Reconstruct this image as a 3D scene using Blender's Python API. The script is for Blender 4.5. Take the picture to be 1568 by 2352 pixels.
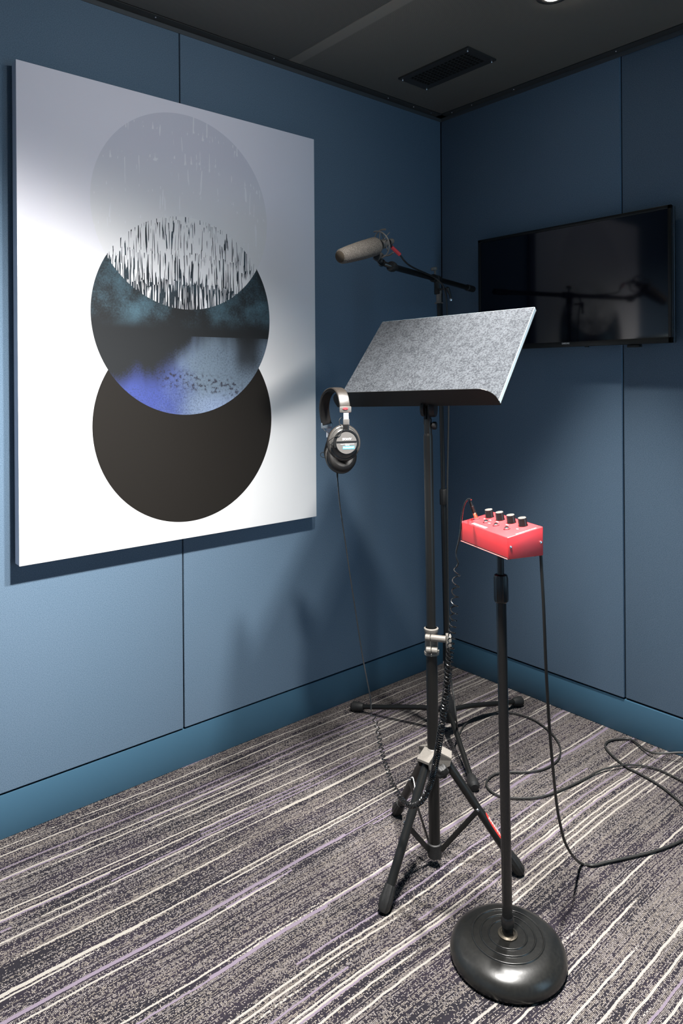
import bpy, bmesh, math, random
from mathutils import Vector, Matrix, noise
from math import sin, cos, pi, radians, sqrt, atan2

# ---------------------------------------------------------------- start
for o in list(bpy.data.objects):
    bpy.data.objects.remove(o, do_unlink=True)
scn = bpy.context.scene
C = scn.collection

# ---------------------------------------------------------------- camera
YAW, ROLL = 0.707915, 0.00686
FWD = Vector((sin(YAW), cos(YAW), 0)); RGT = Vector((cos(YAW), -sin(YAW), 0)); UP = Vector((0, 0, 1))
cr, sr = cos(ROLL), sin(ROLL)
cx = RGT * cr - UP * sr
cy = UP * cr + RGT * sr
cam_data = bpy.data.cameras.new('camera')
cam = bpy.data.objects.new('camera', cam_data); C.objects.link(cam)
m = Matrix((cx, cy, -FWD)).transposed().to_4x4()
m.translation = Vector((-2.42341, -2.13482, 1.29))
cam.matrix_world = m
cam_data.sensor_fit = 'HORIZONTAL'; cam_data.sensor_width = 36.0
cam_data.lens = 1636.157 * 36.0 / 1568.0
cam_data.shift_y = (865.351 - 1176.0) / 1568.0
cam_data.clip_start = 0.05
scn.camera = cam

# ---------------------------------------------------------------- world, exposure
scn.view_settings.view_transform = 'Standard'
scn.view_settings.look = 'None'
scn.view_settings.gamma = 1.0
scn.view_settings.use_curve_mapping = False
scn.view_settings.exposure = 0.0
w = bpy.data.worlds.new('world'); scn.world = w; w.use_nodes = True
w.node_tree.nodes['Background'].inputs[0].default_value = (0.50, 0.66, 0.85, 1)
w.node_tree.nodes['Background'].inputs[1].default_value = 0.15

# daylight beyond the window in the wall behind the camera
dl = bpy.data.lights.new('daylight', 'AREA'); dl.shape = 'RECTANGLE'; dl.size = 0.9; dl.size_y = 1.9
dl.energy = 16.0; dl.color = (0.42, 0.74, 1.0)
dlo = bpy.data.objects.new('daylight', dl); C.objects.link(dlo)
dlo.location = (-0.55, -3.62, 1.25); dlo.rotation_euler = (radians(90), 0, 0)   # faces +y, into the room

# ---------------------------------------------------------------- helpers
class MB:
    """collects shapes in world coordinates, links them as one mesh object"""
    def __init__(s): s.v = []; s.f = []
    def add(s, vs, fs):
        n = len(s.v); s.v += [tuple(p) for p in vs]; s.f += [tuple(i + n for i in q) for q in fs]; return s
    def box(s, c, sx, sy, sz, X=Vector((1, 0, 0)), Y=Vector((0, 1, 0)), Z=None, b=0.0):
        X = Vector(X).normalized(); Y = Vector(Y).normalized(); Z = Vector(Z).normalized() if Z is not None else X.cross(Y)
        c = Vector(c); hx, hy, hz = sx / 2, sy / 2, sz / 2
        if b <= 0:
            vs = [c + X * (hx * i) + Y * (hy * j) + Z * (hz * k) for i in (-1, 1) for j in (-1, 1) for k in (-1, 1)]
            fs = [(0, 1, 3, 2), (4, 6, 7, 5), (0, 4, 5, 1), (2, 3, 7, 6), (0, 2, 6, 4), (1, 5, 7, 3)]
            return s.add(vs, fs)
        bm = bmesh.new(); bmesh.ops.create_cube(bm, size=1)
        for v in bm.verts: v.co = Vector((v.co.x * sx, v.co.y * sy, v.co.z * sz))
        bmesh.ops.bevel(bm, geom=bm.edges[:], offset=b, segments=2, affect='EDGES', profile=0.5)
        bm.verts.index_update()
        vs = [c + X * v.co.x + Y * v.co.y + Z * v.co.z for v in bm.verts]
        fs = [[v.index for v in f.verts] for f in bm.faces]; bm.free()
        return s.add(vs, fs)
    def lathe(s, o, ax, prof, n=32, ref=None, warp=None):
        """prof: list of (radius, height) along ax; caps when radius is 0"""
        o = Vector(o); ax = Vector(ax).normalized()
        a = Vector(ref) if ref is not None else (Vector((1, 0, 0)) if abs(ax.x) < 0.8 else Vector((0, 1, 0)))
        a = (a - ax * a.dot(ax)).normalized(); b_ = ax.cross(a)
        vs = []; rings = []
        for (r, h) in prof:
            if r <= 1e-7: vs.append(o + ax * h); rings.append([len(vs) - 1])
            else:
                ids = []
                for k in range(n):
                    t = 2 * pi * k / n; rr = r * (warp(t) if warp else 1)
                    vs.append(o + ax * h + a * (rr * cos(t)) + b_ * (rr * sin(t))); ids.append(len(vs) - 1)
                rings.append(ids)
        fs = []
        for q in range(len(rings) - 1):
            A, B = rings[q], rings[q + 1]
            for k in range(n):
                k2 = (k + 1) % n
                if len(A) == 1 and len(B) == 1: break
                if len(A) == 1: fs.append((A[0], B[k2], B[k]))
                elif len(B) == 1: fs.append((A[k], A[k2], B[0]))
                else: fs.append((A[k], A[k2], B[k2], B[k]))
        return s.add(vs, fs)
    def cyl(s, p, q, r, r2=None, n=20, b=0.0):
        p = Vector(p); q = Vector(q); L = (q - p).length; r2 = r if r2 is None else r2
        if b > 0: prof = [(0, 0), (r - b, 0), (r, b), (r2, L - b), (r2 - b, L), (0, L)]
        else: prof = [(0, 0), (r, 0), (r2, L), (0, L)]
        return s.lathe(p, q - p, prof, n)
    def tube(s, pts, r, n=8, closed=False, flat=None, up=None):
        """round (or flat: (half width, half thickness)) section swept along a polyline"""
        P = [Vector(p) for p in pts]; N = len(P)
        tang = []
        for i in range(N):
            if closed: t = P[(i + 1) % N] - P[i - 1]
            else: t = P[min(i + 1, N - 1)] - P[max(i - 1, 0)]
            tang.append(t.normalized())
        if up is not None: nn = Vector(up)
        else: nn = Vector((0, 0, 1)) if abs(tang[0].z) < 0.9 else Vector((1, 0, 0))
        nn = (nn - tang[0] * nn.dot(tang[0])).normalized()
        vs = []
        rr = r if isinstance(r, (list, tuple)) else [r] * N
        for i in range(N):
            t = tang[i]
            if up is not None: nn = Vector(up)
            nn = (nn - t * nn.dot(t)).normalized(); bb = t.cross(nn)
            if flat:
                hw, ht = flat
                for (a_, b_) in ((1, 0.6), (0.8, 1), (-0.8, 1), (-1, 0.6), (-1, -0.6), (-0.8, -1), (0.8, -1), (1, -0.6)):
                    vs.append(P[i] + bb * (hw * a_) + nn * (ht * b_))
            else:
                for k in range(n):
                    a_ = 2 * pi * k / n; vs.append(P[i] + nn * (rr[i] * cos(a_)) + bb * (rr[i] * sin(a_)))
        n = 8 if flat else n
        fs = []
        for i in range(N if closed else N - 1):
            j = (i + 1) % N
            for k in range(n): fs.append((i * n + k, i * n + (k + 1) % n, j * n + (k + 1) % n, j * n + k))
        if not closed:
            fs.append(tuple(reversed(range(n)))); fs.append(tuple((N - 1) * n + k for k in range(n)))
        return s.add(vs, fs)
    def prism(s, poly, d):
        """poly: list of 3D points (planar), extruded along vector d"""
        n = len(poly); d = Vector(d); vs = [Vector(p) for p in poly] + [Vector(p) + d for p in poly]
        fs = [tuple(reversed(range(n))), tuple(range(n, 2 * n))] + [(k, (k + 1) % n, n + (k + 1) % n, n + k) for k in range(n)]
        return s.add(vs, fs)
    def build(s, name, mat, parent=None, origin=None, smooth=True, ang=35):
        org = Vector(origin) if origin is not None else (ROOT.get(parent.name, Vector()) if parent else Vector())
        me = bpy.data.meshes.new(name)
        me.from_pydata([tuple(Vector(p) - org) for p in s.v], [], s.f)
        bm = bmesh.new(); bm.from_mesh(me); bmesh.ops.recalc_face_normals(bm, faces=bm.faces[:]); bm.to_mesh(me); bm.free()
        if smooth:
            me.polygons.foreach_set('use_smooth', [True] * len(me.polygons)); me.set_sharp_from_angle(angle=radians(ang))
        me.materials.append(mat); me.update()
        o = bpy.data.objects.new(name, me); C.objects.link(o)
        if parent is not None: o.parent = parent
        else: o.location = org
        ROOT[o.name] = org
        return o
ROOT = {}
def thing(name, label, cat, loc, group=None):
    o = bpy.data.objects.new(name, None); C.objects.link(o); o.location = loc; o.empty_display_size = 0.05
    ROOT[o.name] = Vector(loc); return tag(o, label, cat, group)
def tag(o, label, cat, group=None):
    o['label'] = label; o['category'] = cat
    if group: o['group'] = group
    return o
def struct(o): o['kind'] = 'structure'; return o
def smooth_path(pts, k=8):
    P = [Vector(p) for p in pts]; out = []
    for i in range(len(P) - 1):
        p0 = P[max(i - 1, 0)]; p1 = P[i]; p2 = P[i + 1]; p3 = P[min(i + 2, len(P) - 1)]
        for j in range(k):
            t = j / k
            out.append(0.5 * ((2 * p1) + (p2 - p0) * t + (2 * p0 - 5 * p1 + 4 * p2 - p3) * t * t + (3 * p1 - p0 - 3 * p2 + p3) * t ** 3))
    out.append(P[-1]); return out
def text_mesh(name, body, size, loc, X, Y, mat, parent, extr=0.0002, bold=0.0, sx=1.0, align='CENTER'):
    cu = bpy.data.curves.new('t', 'FONT'); cu.body = body; cu.size = size; cu.extrude = extr; cu.offset = bold
    cu.align_x = align; cu.align_y = 'CENTER'; cu.resolution_u = 3
    to = bpy.data.objects.new('t', cu); C.objects.link(to)
    dg = bpy.context.evaluated_depsgraph_get(); me = bpy.data.meshes.new_from_object(to.evaluated_get(dg))
    bpy.data.objects.remove(to, do_unlink=True)
    X = Vector(X).normalized(); Y = Vector(Y).normalized(); Z = X.cross(Y)
    org = ROOT[parent.name]
    for v in me.vertices: v.co = Vector(loc) + X * v.co.x * sx + Y * v.co.y + Z * v.co.z - org
    me.materials.clear(); me.materials.append(mat); me.name = name
    o = bpy.data.objects.new(name, me); C.objects.link(o); o.parent = parent; ROOT[o.name] = org
    return o

# ---------------------------------------------------------------- materials
def mat(name, col, rough=0.5, metal=0.0, spec=0.5, emit=None, coat=0.0):
    m = bpy.data.materials.new(name); m.use_nodes = True; b = m.node_tree.nodes['Principled BSDF']
    b.inputs['Base Color'].default_value = (*col, 1); b.inputs['Roughness'].default_value = rough
    b.inputs['Metallic'].default_value = metal; b.inputs['Specular IOR Level'].default_value = spec
    b.inputs['Coat Weight'].default_value = coat
    if emit: b.inputs['Emission Color'].default_value = (*emit[0], 1); b.inputs['Emission Strength'].default_value = emit[1]
    return m
class NT:
    """tiny node-writing aid"""
    def __init__(s, m): s.t = m.node_tree; s.b = s.t.nodes['Principled BSDF']
    def n(s, typ, **kw):
        x = s.t.nodes.new(typ)
        for k, v in kw.items(): setattr(x, k, v)
        return x
    def put(s, sock, v):
        if hasattr(v, 'is_output') or isinstance(v, bpy.types.NodeSocket): s.t.links.new(v, sock)
        elif isinstance(v, (tuple, list)) and len(v) == 3 and sock.type == 'RGBA': sock.default_value = (*v, 1)
        else: sock.default_value = v
    def m(s, op, a, b=None, c=None, clamp=False):
        x = s.n('ShaderNodeMath', operation=op, use_clamp=clamp)
        s.put(x.inputs[0], a)
        if b is not None: s.put(x.inputs[1], b)
        if c is not None: s.put(x.inputs[2], c)
        return x.outputs[0]
    def mix(s, f, a, b, mode='MIX'):
        x = s.n('ShaderNodeMix', data_type='RGBA', blend_type=mode, clamp_factor=True)
        s.put(x.inputs[0], f); s.put(x.inputs[6], a); s.put(x.inputs[7], b); return x.outputs[2]
    def step(s, v, lo, hi):
        x = s.n('ShaderNodeMapRange', interpolation_type='SMOOTHSTEP'); s.put(x.inputs[0], v)
        s.put(x.inputs[1], lo); s.put(x.inputs[2], hi); return x.outputs[0]
    def obj(s):
        g = s.n('ShaderNodeNewGeometry'); x = s.n('ShaderNodeSeparateXYZ'); s.t.links.new(g.outputs['Position'], x.inputs[0])
        return x.outputs
    def local(s):
        g = s.n('ShaderNodeTexCoord'); x = s.n('ShaderNodeSeparateXYZ'); s.t.links.new(g.outputs['Object'], x.inputs[0])
        return x.outputs
    def vec(s, x, y, z=0.0):
        c = s.n('ShaderNodeCombineXYZ'); s.put(c.inputs[0], x); s.put(c.inputs[1], y); s.put(c.inputs[2], z); return c.outputs[0]
    def noise(s, v, scale, detail=2.0, rough=0.5, col=False, dim='3D'):
        x = s.n('ShaderNodeTexNoise', noise_dimensions=dim); s.put(x.inputs['Vector'], v)
        x.inputs['Scale'].default_value = scale; x.inputs['Detail'].default_value = detail; x.inputs['Roughness'].default_value = rough
        return x.outputs['Color' if col else 'Fac']
    def white(s, v):
        x = s.n('ShaderNodeTexWhiteNoise', noise_dimensions='3D'); s.put(x.inputs['Vector'], v); return x.outputs['Value']
    def bump(s, h, strength, dist):
        x = s.n('ShaderNodeBump'); x.inputs['Strength'].default_value = strength; x.inputs['Distance'].default_value = dist
        s.put(x.inputs['Height'], h); s.t.links.new(x.outputs[0], s.b.inputs['Normal'])
    def color(s, c): s.put(s.b.inputs['Base Color'], c)

def speckled(name, c1, c2, scale, rough, bumpd=0.0004, metal=0.0, spec=0.4, detail=3.0, bs=0.4, sheen=0.0):
    m_ = mat(name, c1, rough, metal, spec); q = NT(m_); p = q.n('ShaderNodeTexCoord').outputs['Object']
    f = q.noise(p, scale, detail, 0.6)
    q.color(q.mix(q.step(f, 0.35, 0.65), c1, c2))
    q.bump(f, bs, bumpd)
    m_.node_tree.nodes['Principled BSDF'].inputs['Sheen Weight'].default_value = sheen
    return m_

M = {}
# wall fabric: woven blue cloth
M['fabric'] = mat('blue_wall_fabric', (0.09, 0.15, 0.22), 0.85, 0, 0.25)
q = NT(M['fabric']); P = q.n('ShaderNodeNewGeometry').outputs['Position']
f1 = q.noise(P, 420.0, 2.0, 0.7); f2 = q.noise(P, 3.0, 2.0, 0.5)
c = q.mix(q.step(f1, 0.30, 0.70), (0.080, 0.134, 0.198), (0.146, 0.214, 0.290))
c = q.mix(q.m('MULTIPLY', q.step(f2, 0.35, 0.7), 0.10), c, (0.15, 0.20, 0.27))
q.color(c); q.bump(f1, 0.35, 0.0006)
M['backing'] = mat('dark_wall_backing', (0.012, 0.016, 0.022), 0.9)
M['baseboard'] = speckled('teal_baseboard_paint', (0.036, 0.090, 0.140), (0.036, 0.090, 0.140), 60, 0.42, 0.0002, spec=0.35)
M['trim'] = mat('charcoal_trim_metal', (0.045, 0.045, 0.043), 0.55, 0.0, 0.4)
M['walltrim'] = mat('slate_wall_trim', (0.06, 0.068, 0.075), 0.5, 0.0, 0.4)
M['black_gap'] = mat('black_joint', (0.004, 0.004, 0.004), 0.9)
# ceiling: perforated dark metal
M['ceiling'] = mat('perforated_ceiling_metal', (0.10, 0.10, 0.095), 0.55, 0.0, 0.4)
q = NT(M['ceiling']); x, y, z = q.obj()
def perf(q, x, y, s):
    u = q.m('ADD', x, y); v = q.m('SUBTRACT', x, y)
    a = q.m('SINE', q.m('MULTIPLY', u, 2 * pi / s)); b = q.m('SINE', q.m('MULTIPLY', v, 2 * pi / s))
    return q.m('MULTIPLY', a, b)
pf = q.step(perf(q, x, y, 0.0078), 0.05, 0.45)
fr = q.m('FRACT', q.m('ADD', q.m('DIVIDE', q.m('ADD', x, 0.875), 1.2), 50.0))   # plain margins by the joints
edge = q.m('MULTIPLY', q.step(fr, 0.040, 0.043), 1.0)
pf = q.m('MULTIPLY', pf, edge)
q.color(q.mix(pf, (0.25, 0.235, 0.20), (0.012, 0.012, 0.011)))
M['screw'] = mat('steel_screw', (0.6, 0.62, 0.65), 0.25, 1.0)
M['vent'] = mat('black_vent_metal', (0.035, 0.034, 0.032), 0.5, 0.0, 0.4)
M['vent_dark'] = mat('vent_depth', (0.004, 0.004, 0.004), 0.9)

# carpet: loop pile in rows along x, cream and lavender lines over charcoal
M['carpet'] = mat('striped_loop_carpet', (0.05, 0.05, 0.06), 0.95, 0, 0.15)
q = NT(M['carpet']); x, y, z = q.obj()
wob = q.noise(q.vec(q.m('MULTIPLY', x, 1.3), q.m('MULTIPLY', y, 1.3), 3.0), 1.0, 1.0, 0.5)
wob2 = q.noise(q.vec(q.m('MULTIPLY', x, 22.0), q.m('MULTIPLY', y, 6.0), 7.0), 1.0, 1.0, 0.5)
wob3 = q.noise(q.vec(q.m('MULTIPLY', x, 160.0), q.m('MULTIPLY', y, 60.0), 5.0), 1.0, 1.0, 0.5)
yy = q.m('ADD', y, q.m('ADD', q.m('MULTIPLY', wob, 0.045), q.m('ADD', q.m('MULTIPLY', wob2, 0.005), q.m('MULTIPLY', wob3, 0.0022))))
ROWH, CELL = 0.0028, 0.0030
vr = q.m('DIVIDE', yy, ROWH); row = q.m('FLOOR', vr); fv = q.m('FRACT', q.m('ADD', vr, 1000.0))
uc = q.m('ADD', q.m('DIVIDE', x, CELL), q.m('MULTIPLY', q.white(q.vec(row, 5.0, 1.0)), 1.0)); cell = q.m('FLOOR', uc); fu = q.m('FRACT', q.m('ADD', uc, 1000.0))
rnd = q.white(q.vec(row, cell, 2.0)); rrow = q.white(q.vec(row, 11.0, 3.0)); rrow2 = q.white(q.vec(row, 31.0, 9.0))
# density of light loops: long streaks + blotches, more of them towards the right-hand side of the room
streak = q.noise(q.vec(q.m('MULTIPLY', x, 2.2), q.m('MULTIPLY', row, 0.55), 0.0), 1.0, 3.0, 0.6)
blot = q.noise(q.vec(q.m('MULTIPLY', x, 6.0), q.m('MULTIPLY', y, 14.0), 4.0), 1.0, 3.0, 0.6)
reg = q.noise(q.vec(q.m('MULTIPLY', x, 1.1), q.m('MULTIPLY', y, 3.0), 11.0), 1.0, 1.0, 0.5)
dens = q.m('ADD', q.m('ADD', q.m('MULTIPLY', streak, 1.1), q.m('MULTIPLY', blot, 0.8)), q.m('ADD', q.m('MULTIPLY', reg, 0.5), q.m('MULTIPLY', q.step(x, -1.5, -0.4), 0.16)))
dens = q.step(q.m('ADD', dens, q.m('MULTIPLY', q.m('SUBTRACT', rrow, 0.5), 0.60)), 0.72, 1.62)
thr = q.m('MULTIPLY', dens, 0.98)
dot = q.m('LESS_THAN', rnd, thr)
# solid cream lines two rows wide and lavender lines
row2 = q.m('FLOOR', q.m('DIVIDE', yy, ROWH * 1.8))
l1 = q.white(q.vec(row2, 3.0, 21.0))
gate = q.noise(q.vec(q.m('MULTIPLY', x, 1.4), q.m('MULTIPLY', row2, 3.7), 2.0), 1.0, 1.0, 0.5)
line = q.m('MULTIPLY', q.m('GREATER_THAN', l1, 0.85), q.m('GREATER_THAN', q.m('ADD', gate, q.m('MULTIPLY', q.m('SUBTRACT', rnd, 0.5), 0.05)), 0.46))
lav = q.m('MULTIPLY', q.m('LESS_THAN', l1, 0.05), q.m('GREATER_THAN', gate, 0.45))
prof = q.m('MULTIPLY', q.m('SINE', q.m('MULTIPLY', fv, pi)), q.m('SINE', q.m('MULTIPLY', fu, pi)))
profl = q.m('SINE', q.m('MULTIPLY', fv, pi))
basec = q.mix(q.step(q.noise(q.vec(q.m('MULTIPLY', x, 3.0), q.m('MULTIPLY', y, 9.0), 8.0), 1.0, 2.0, 0.5), 0.35, 0.65), (0.040, 0.038, 0.052), (0.060, 0.050, 0.075))
warm = q.mix(rrow2, (0.80, 0.72, 0.62), (0.74, 0.70, 0.72))
colr = q.mix(q.m('MULTIPLY', dot, q.step(prof, 0.10, 0.50)), basec, q.mix(q.white(q.vec(row, cell, 8.0)), warm, (0.22, 0.20, 0.19)))
colr = q.mix(lav, colr, (0.42, 0.36, 0.47))
colr = q.mix(line, colr, q.mix(q.step(prof, 0.0, 0.6), (0.52, 0.49, 0.45), (0.95, 0.91, 0.83)))
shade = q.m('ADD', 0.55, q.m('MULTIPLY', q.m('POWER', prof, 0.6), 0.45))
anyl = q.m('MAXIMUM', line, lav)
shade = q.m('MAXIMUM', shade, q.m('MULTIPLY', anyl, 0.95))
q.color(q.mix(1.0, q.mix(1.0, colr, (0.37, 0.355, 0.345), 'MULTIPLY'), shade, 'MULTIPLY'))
hgt = q.m('ADD', prof, q.m('MULTIPLY', q.m('MAXIMUM', dot, anyl), 0.5))
q.bump(hgt, 0.5, 0.0015)

M['black_metal'] = speckled('black_powder_coat', (0.007, 0.007, 0.007), (0.010, 0.010, 0.009), 500, 0.40, 0.0001, spec=0.35)
M['black_gloss'] = mat('black_gloss_plastic', (0.010, 0.010, 0.010), 0.22, 0, 0.5)
M['black_satin'] = mat('black_satin_paint', (0.006, 0.006, 0.0055), 0.38, 0, 0.4)
M['black_rubber'] = speckled('black_rubber', (0.009, 0.009, 0.009), (0.014, 0.014, 0.014), 200, 0.55, 0.0003, spec=0.35)
M['grey_plastic'] = speckled('grey_moulded_plastic', (0.13, 0.12, 0.107), (0.16, 0.147, 0.13), 400, 0.42, 0.0002)
M['cast_base'] = speckled('black_hammered_cast_iron', (0.008, 0.008, 0.0075), (0.011, 0.011, 0.010), 150, 0.30, 0.0006, spec=0.5, bs=0.15)
M['chrome'] = mat('chrome', (0.75, 0.76, 0.78), 0.16, 1.0)
M['bright_steel'] = mat('bright_brushed_steel', (0.62, 0.66, 0.70), 0.45, 0.3)
M['bronze'] = mat('dull_bronze_collar', (0.16, 0.14, 0.11), 0.35, 0.9)
M['cable'] = mat('black_cable_rubber', (0.016, 0.016, 0.015), 0.5, 0, 0.4)
M['coil'] = mat('glossy_coiled_cable', (0.008, 0.008, 0.008), 0.22, 0, 0.7)
M['red'] = speckled('red_painted_steel', (0.72, 0.020, 0.025), (0.74, 0.022, 0.027), 900, 0.46, 0.0001, spec=1.0)
_b = M['red'].node_tree.nodes['Principled BSDF']; _b.inputs['Coat Weight'].default_value = 0.25; _b.inputs['Coat Roughness'].default_value = 0.42
M['red_sleeve'] = mat('red_cable_sleeve', (0.75, 0.05, 0.06), 0.5)
M['white_print'] = mat('white_print', (0.85, 0.84, 0.82), 0.5)
M['red_sticker'] = mat('red_sticker', (0.75, 0.035, 0.03), 0.3)
M['gold'] = mat('brass_plug', (0.85, 0.62, 0.35), 0.25, 1.0)
M['screen'] = mat('glossy_screen_glass', (0.0015, 0.0018, 0.006), 0.07, 0, 0.5)
M['bezel'] = mat('black_bezel_plastic', (0.008, 0.008, 0.007), 0.35, 0, 0.35)
M['blue_edge'] = mat('satin_steel_strip', (0.35, 0.38, 0.42), 0.25, 0.8)
M['leather'] = speckled('brown_black_leatherette', (0.028, 0.023, 0.019), (0.036, 0.030, 0.025), 300, 0.38, 0.0003)
M['leather_in'] = speckled('black_leatherette', (0.006, 0.0052, 0.005), (0.009, 0.008, 0.007), 300, 0.5, 0.0003)
M['hp_grey'] = mat('smoked_headphone_plastic', (0.06, 0.058, 0.055), 0.22, 0, 0.6)
M['hp_rim'] = mat('grey_ear_cup_rim', (0.10, 0.095, 0.09), 0.35)
M['hp_disc'] = mat('polished_badge_plate', (0.17, 0.16, 0.15), 0.26, 0.35)
M['blue_label'] = mat('blue_label', (0.10, 0.42, 0.75), 0.3)
M['foam'] = mat('grey_foam', (0.10, 0.09, 0.08), 0.95, 0, 0.1)
q = NT(M['foam']); P = q.n('ShaderNodeNewGeometry').outputs['Position']
f = q.noise(P, 850.0, 2.0, 0.7); q.color(q.mix(q.step(f, 0.38, 0.68), (0.045, 0.040, 0.036), (0.24, 0.215, 0.19))); q.bump(f, 0.8, 0.002)
M['foam_shade'] = mat('shaded_foam_tip', (0.05, 0.04, 0.03), 0.95, 0, 0.1)  # shading at the windscreen's front end, put into the colour
M['mount_grey'] = mat('grey_shock_mount_plastic', (0.13, 0.12, 0.11), 0.45)
# felt
M['felt'] = mat('heathered_grey_felt', (0.3, 0.33, 0.36), 0.95, 0, 0.1)
q = NT(M['felt']); P = q.n('ShaderNodeTexCoord').outputs['Object']
g1 = q.noise(P, 190.0, 4.0, 0.75); g2 = q.noise(P, 45.0, 3.0, 0.6)
v = q.m('ADD', q.m('MULTIPLY', g1, 0.75), q.m('MULTIPLY', g2, 0.25))
q.color(q.mix(q.step(v, 0.38, 0.60), (0.030, 0.033, 0.038), (0.085, 0.092, 0.102))); q.bump(g1, 0.5, 0.0008)
M['felt_edge'] = mat('pale_daylit_felt_edge', (0.55, 0.66, 0.70), 0.9, 0, 0.1)  # raw edge colour with bluish daylight brightness painted in

# canvas print: three overlapping discs, coordinates in metres on the canvas plane
M['art'] = mat('printed_canvas', (0.8, 0.8, 0.8), 0.7, 0, 0.2)
q = NT(M['art']); x, y, z = q.obj()
def disc(q, x, z, cx_, cz_, r):
    dx = q.m('SUBTRACT', x, cx_); dz = q.m('SUBTRACT', z, cz_)
    d = q.m('SQRT', q.m('ADD', q.m('MULTIPLY', dx, dx), q.m('MULTIPLY', dz, dz)))
    return q.m('LESS_THAN', d, r)
c1 = disc(q, x, z, -1.298, 1.828, 0.316); c2 = disc(q, x, z, -1.294, 1.491, 0.321); c3 = disc(q, x, z, -1.290, 1.145, 0.322)
XZ = q.vec(x, 0.0, z)
# paper: pale lavender towards the top, white lower down, faint vertical streaks
st = q.noise(q.vec(q.m('MULTIPLY', x, 9.0), 0.0, q.m('MULTIPLY', z, 0.8)), 1.0, 3.0, 0.55)
top = q.step(q.m('ADD', z, q.m('MULTIPLY', q.m('SUBTRACT', st, 0.5), 0.5)), 1.25, 2.1)
paper = q.mix(top, (0.84, 0.84, 0.84), (0.80, 0.79, 0.88))
# bottom disc: warm black
black = (0.0145, 0.0125, 0.0105)
# middle disc
n1 = q.noise(XZ, 7.0, 5.0, 0.6); n2 = q.noise(XZ, 170.0, 3.0, 0.8); n3 = q.noise(q.vec(q.m('MULTIPLY', x, 8.0), 0.0, q.m('MULTIPLY', z, 2.2)), 1.0, 3.0, 0.6)
gr = q.m('MULTIPLY', q.m('SUBTRACT', n2, 0.5), 0.35)
tealf = q.step(q.m('ADD', n1, gr), 0.38, 0.80)
band = q.m('MULTIPLY', q.step(z, 1.44, 1.50), 1.0)
upper = q.mix(q.m('MULTIPLY', tealf, band), (0.020, 0.022, 0.024), (0.09, 0.17, 0.22))
zl = q.m('ADD', z, q.m('ADD', q.m('MULTIPLY', q.m('SUBTRACT', n3, 0.5), 0.20), q.m('MULTIPLY', gr, 0.30)))
xr = q.step(x, -1.46, -1.22)
lim = q.m('ADD', 1.30, q.m('MULTIPLY', xr, 0.135))
lit = q.m('SUBTRACT', 1.0, q.step(q.m('SUBTRACT', zl, lim), -0.07, 0.03))
lit = q.m('MULTIPLY', lit, q.m('LESS_THAN', z, 1.425))
dk = q.m('MULTIPLY', q.m('SUBTRACT', 1.0, q.step(q.m('ABSOLUTE', q.m('ADD', x, q.m('ADD', 1.065, q.m('MULTIPLY', gr, 0.05)))), 0.02, 0.075)), q.step(z, 1.27, 1.36))
lit = q.m('MULTIPLY', lit, q.m('SUBTRACT', 1.0, q.m('MULTIPLY', dk, 0.85)))
lowc = q.mix(q.step(q.m('ADD', x, q.m('ADD', q.m('MULTIPLY', gr, 0.25), q.m('MULTIPLY', q.m('SUBTRACT', n1, 0.5), 0.25))), -1.44, -1.22), (0.060, 0.085, 0.31), (0.15, 0.20, 0.26))
lowc = q.mix(q.m('MULTIPLY', q.m('SUBTRACT', 1.0, q.step(z, 1.19, 1.27)), q.step(x, -1.36, -1.20)), lowc, (0.22, 0.29, 0.43))
gg = q.step(q.m('ADD', n2, q.m('MULTIPLY', n1, 0.25)), 0.40, 0.72)
lowc = q.mix(q.m('MULTIPLY', q.m('SUBTRACT', 1.0, gg), 0.62), lowc, (0.035, 0.045, 0.07))
sp = q.noise(XZ, 85.0, 3.0, 0.6)
spz = q.m('MULTIPLY', q.m('SUBTRACT', 1.0, q.step(q.m('ABSOLUTE', q.m('ADD', z, q.m('ADD', -1.272, q.m('MULTIPLY', q.m('ADD', x, 1.25), 0.15)))), 0.012, 0.050)), q.m('MULTIPLY', q.step(x, -1.42, -1.38), q.m('SUBTRACT', 1.0, q.step(x, -1.12, -1.07))))
spk = q.m('MULTIPLY', spz, q.step(sp, 0.52, 0.60))
mid = q.mix(lit, upper, lowc); mid = q.mix(q.m('MULTIPLY', spk, 0.9), mid, (0.03, 0.03, 0.045))
# top disc: brushed strokes in stacked rows
ROW = 0.098
arc = q.m('MULTIPLY', q.m('POWER', q.m('ABSOLUTE', q.m('ADD', x, 1.33)), 2.0), 0.55)
jit = q.m('MULTIPLY', q.m('SUBTRACT', q.white(q.vec(q.m('FLOOR', q.m('MULTIPLY', x, 110.0)), 0.0, 2.0)), 0.5), 0.030)
zz = q.m('ADD', q.m('ADD', z, arc), jit)
rw = q.m('DIVIDE', q.m('SUBTRACT', zz, 1.50), ROW); ri = q.m('FLOOR', rw); rf = q.m('FRACT', q.m('ADD', rw, 100.0))
lean = q.m('MULTIPLY', q.m('SUBTRACT', q.noise(q.vec(q.m('MULTIPLY', x, 14.0), q.m('MULTIPLY', ri, 3.0), 0.0), 1.0, 1.0), 0.5), q.m('MULTIPLY', rf, 0.03))
stk = q.noise(q.vec(q.m('MULTIPLY', q.m('ADD', x, lean), 260.0), q.m('MULTIPLY', rf, 1.1), q.m('MULTIPLY', ri, 9.1)), 1.0, 1.0, 0.4)
openg = q.step(z, 1.86, 1.50)          # more paper showing through towards the lower edge
big = q.noise(q.vec(q.m('MULTIPLY', x, 16.0), q.m('MULTIPLY', ri, 5.0), 6.0), 1.0, 2.0, 0.5)
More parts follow.
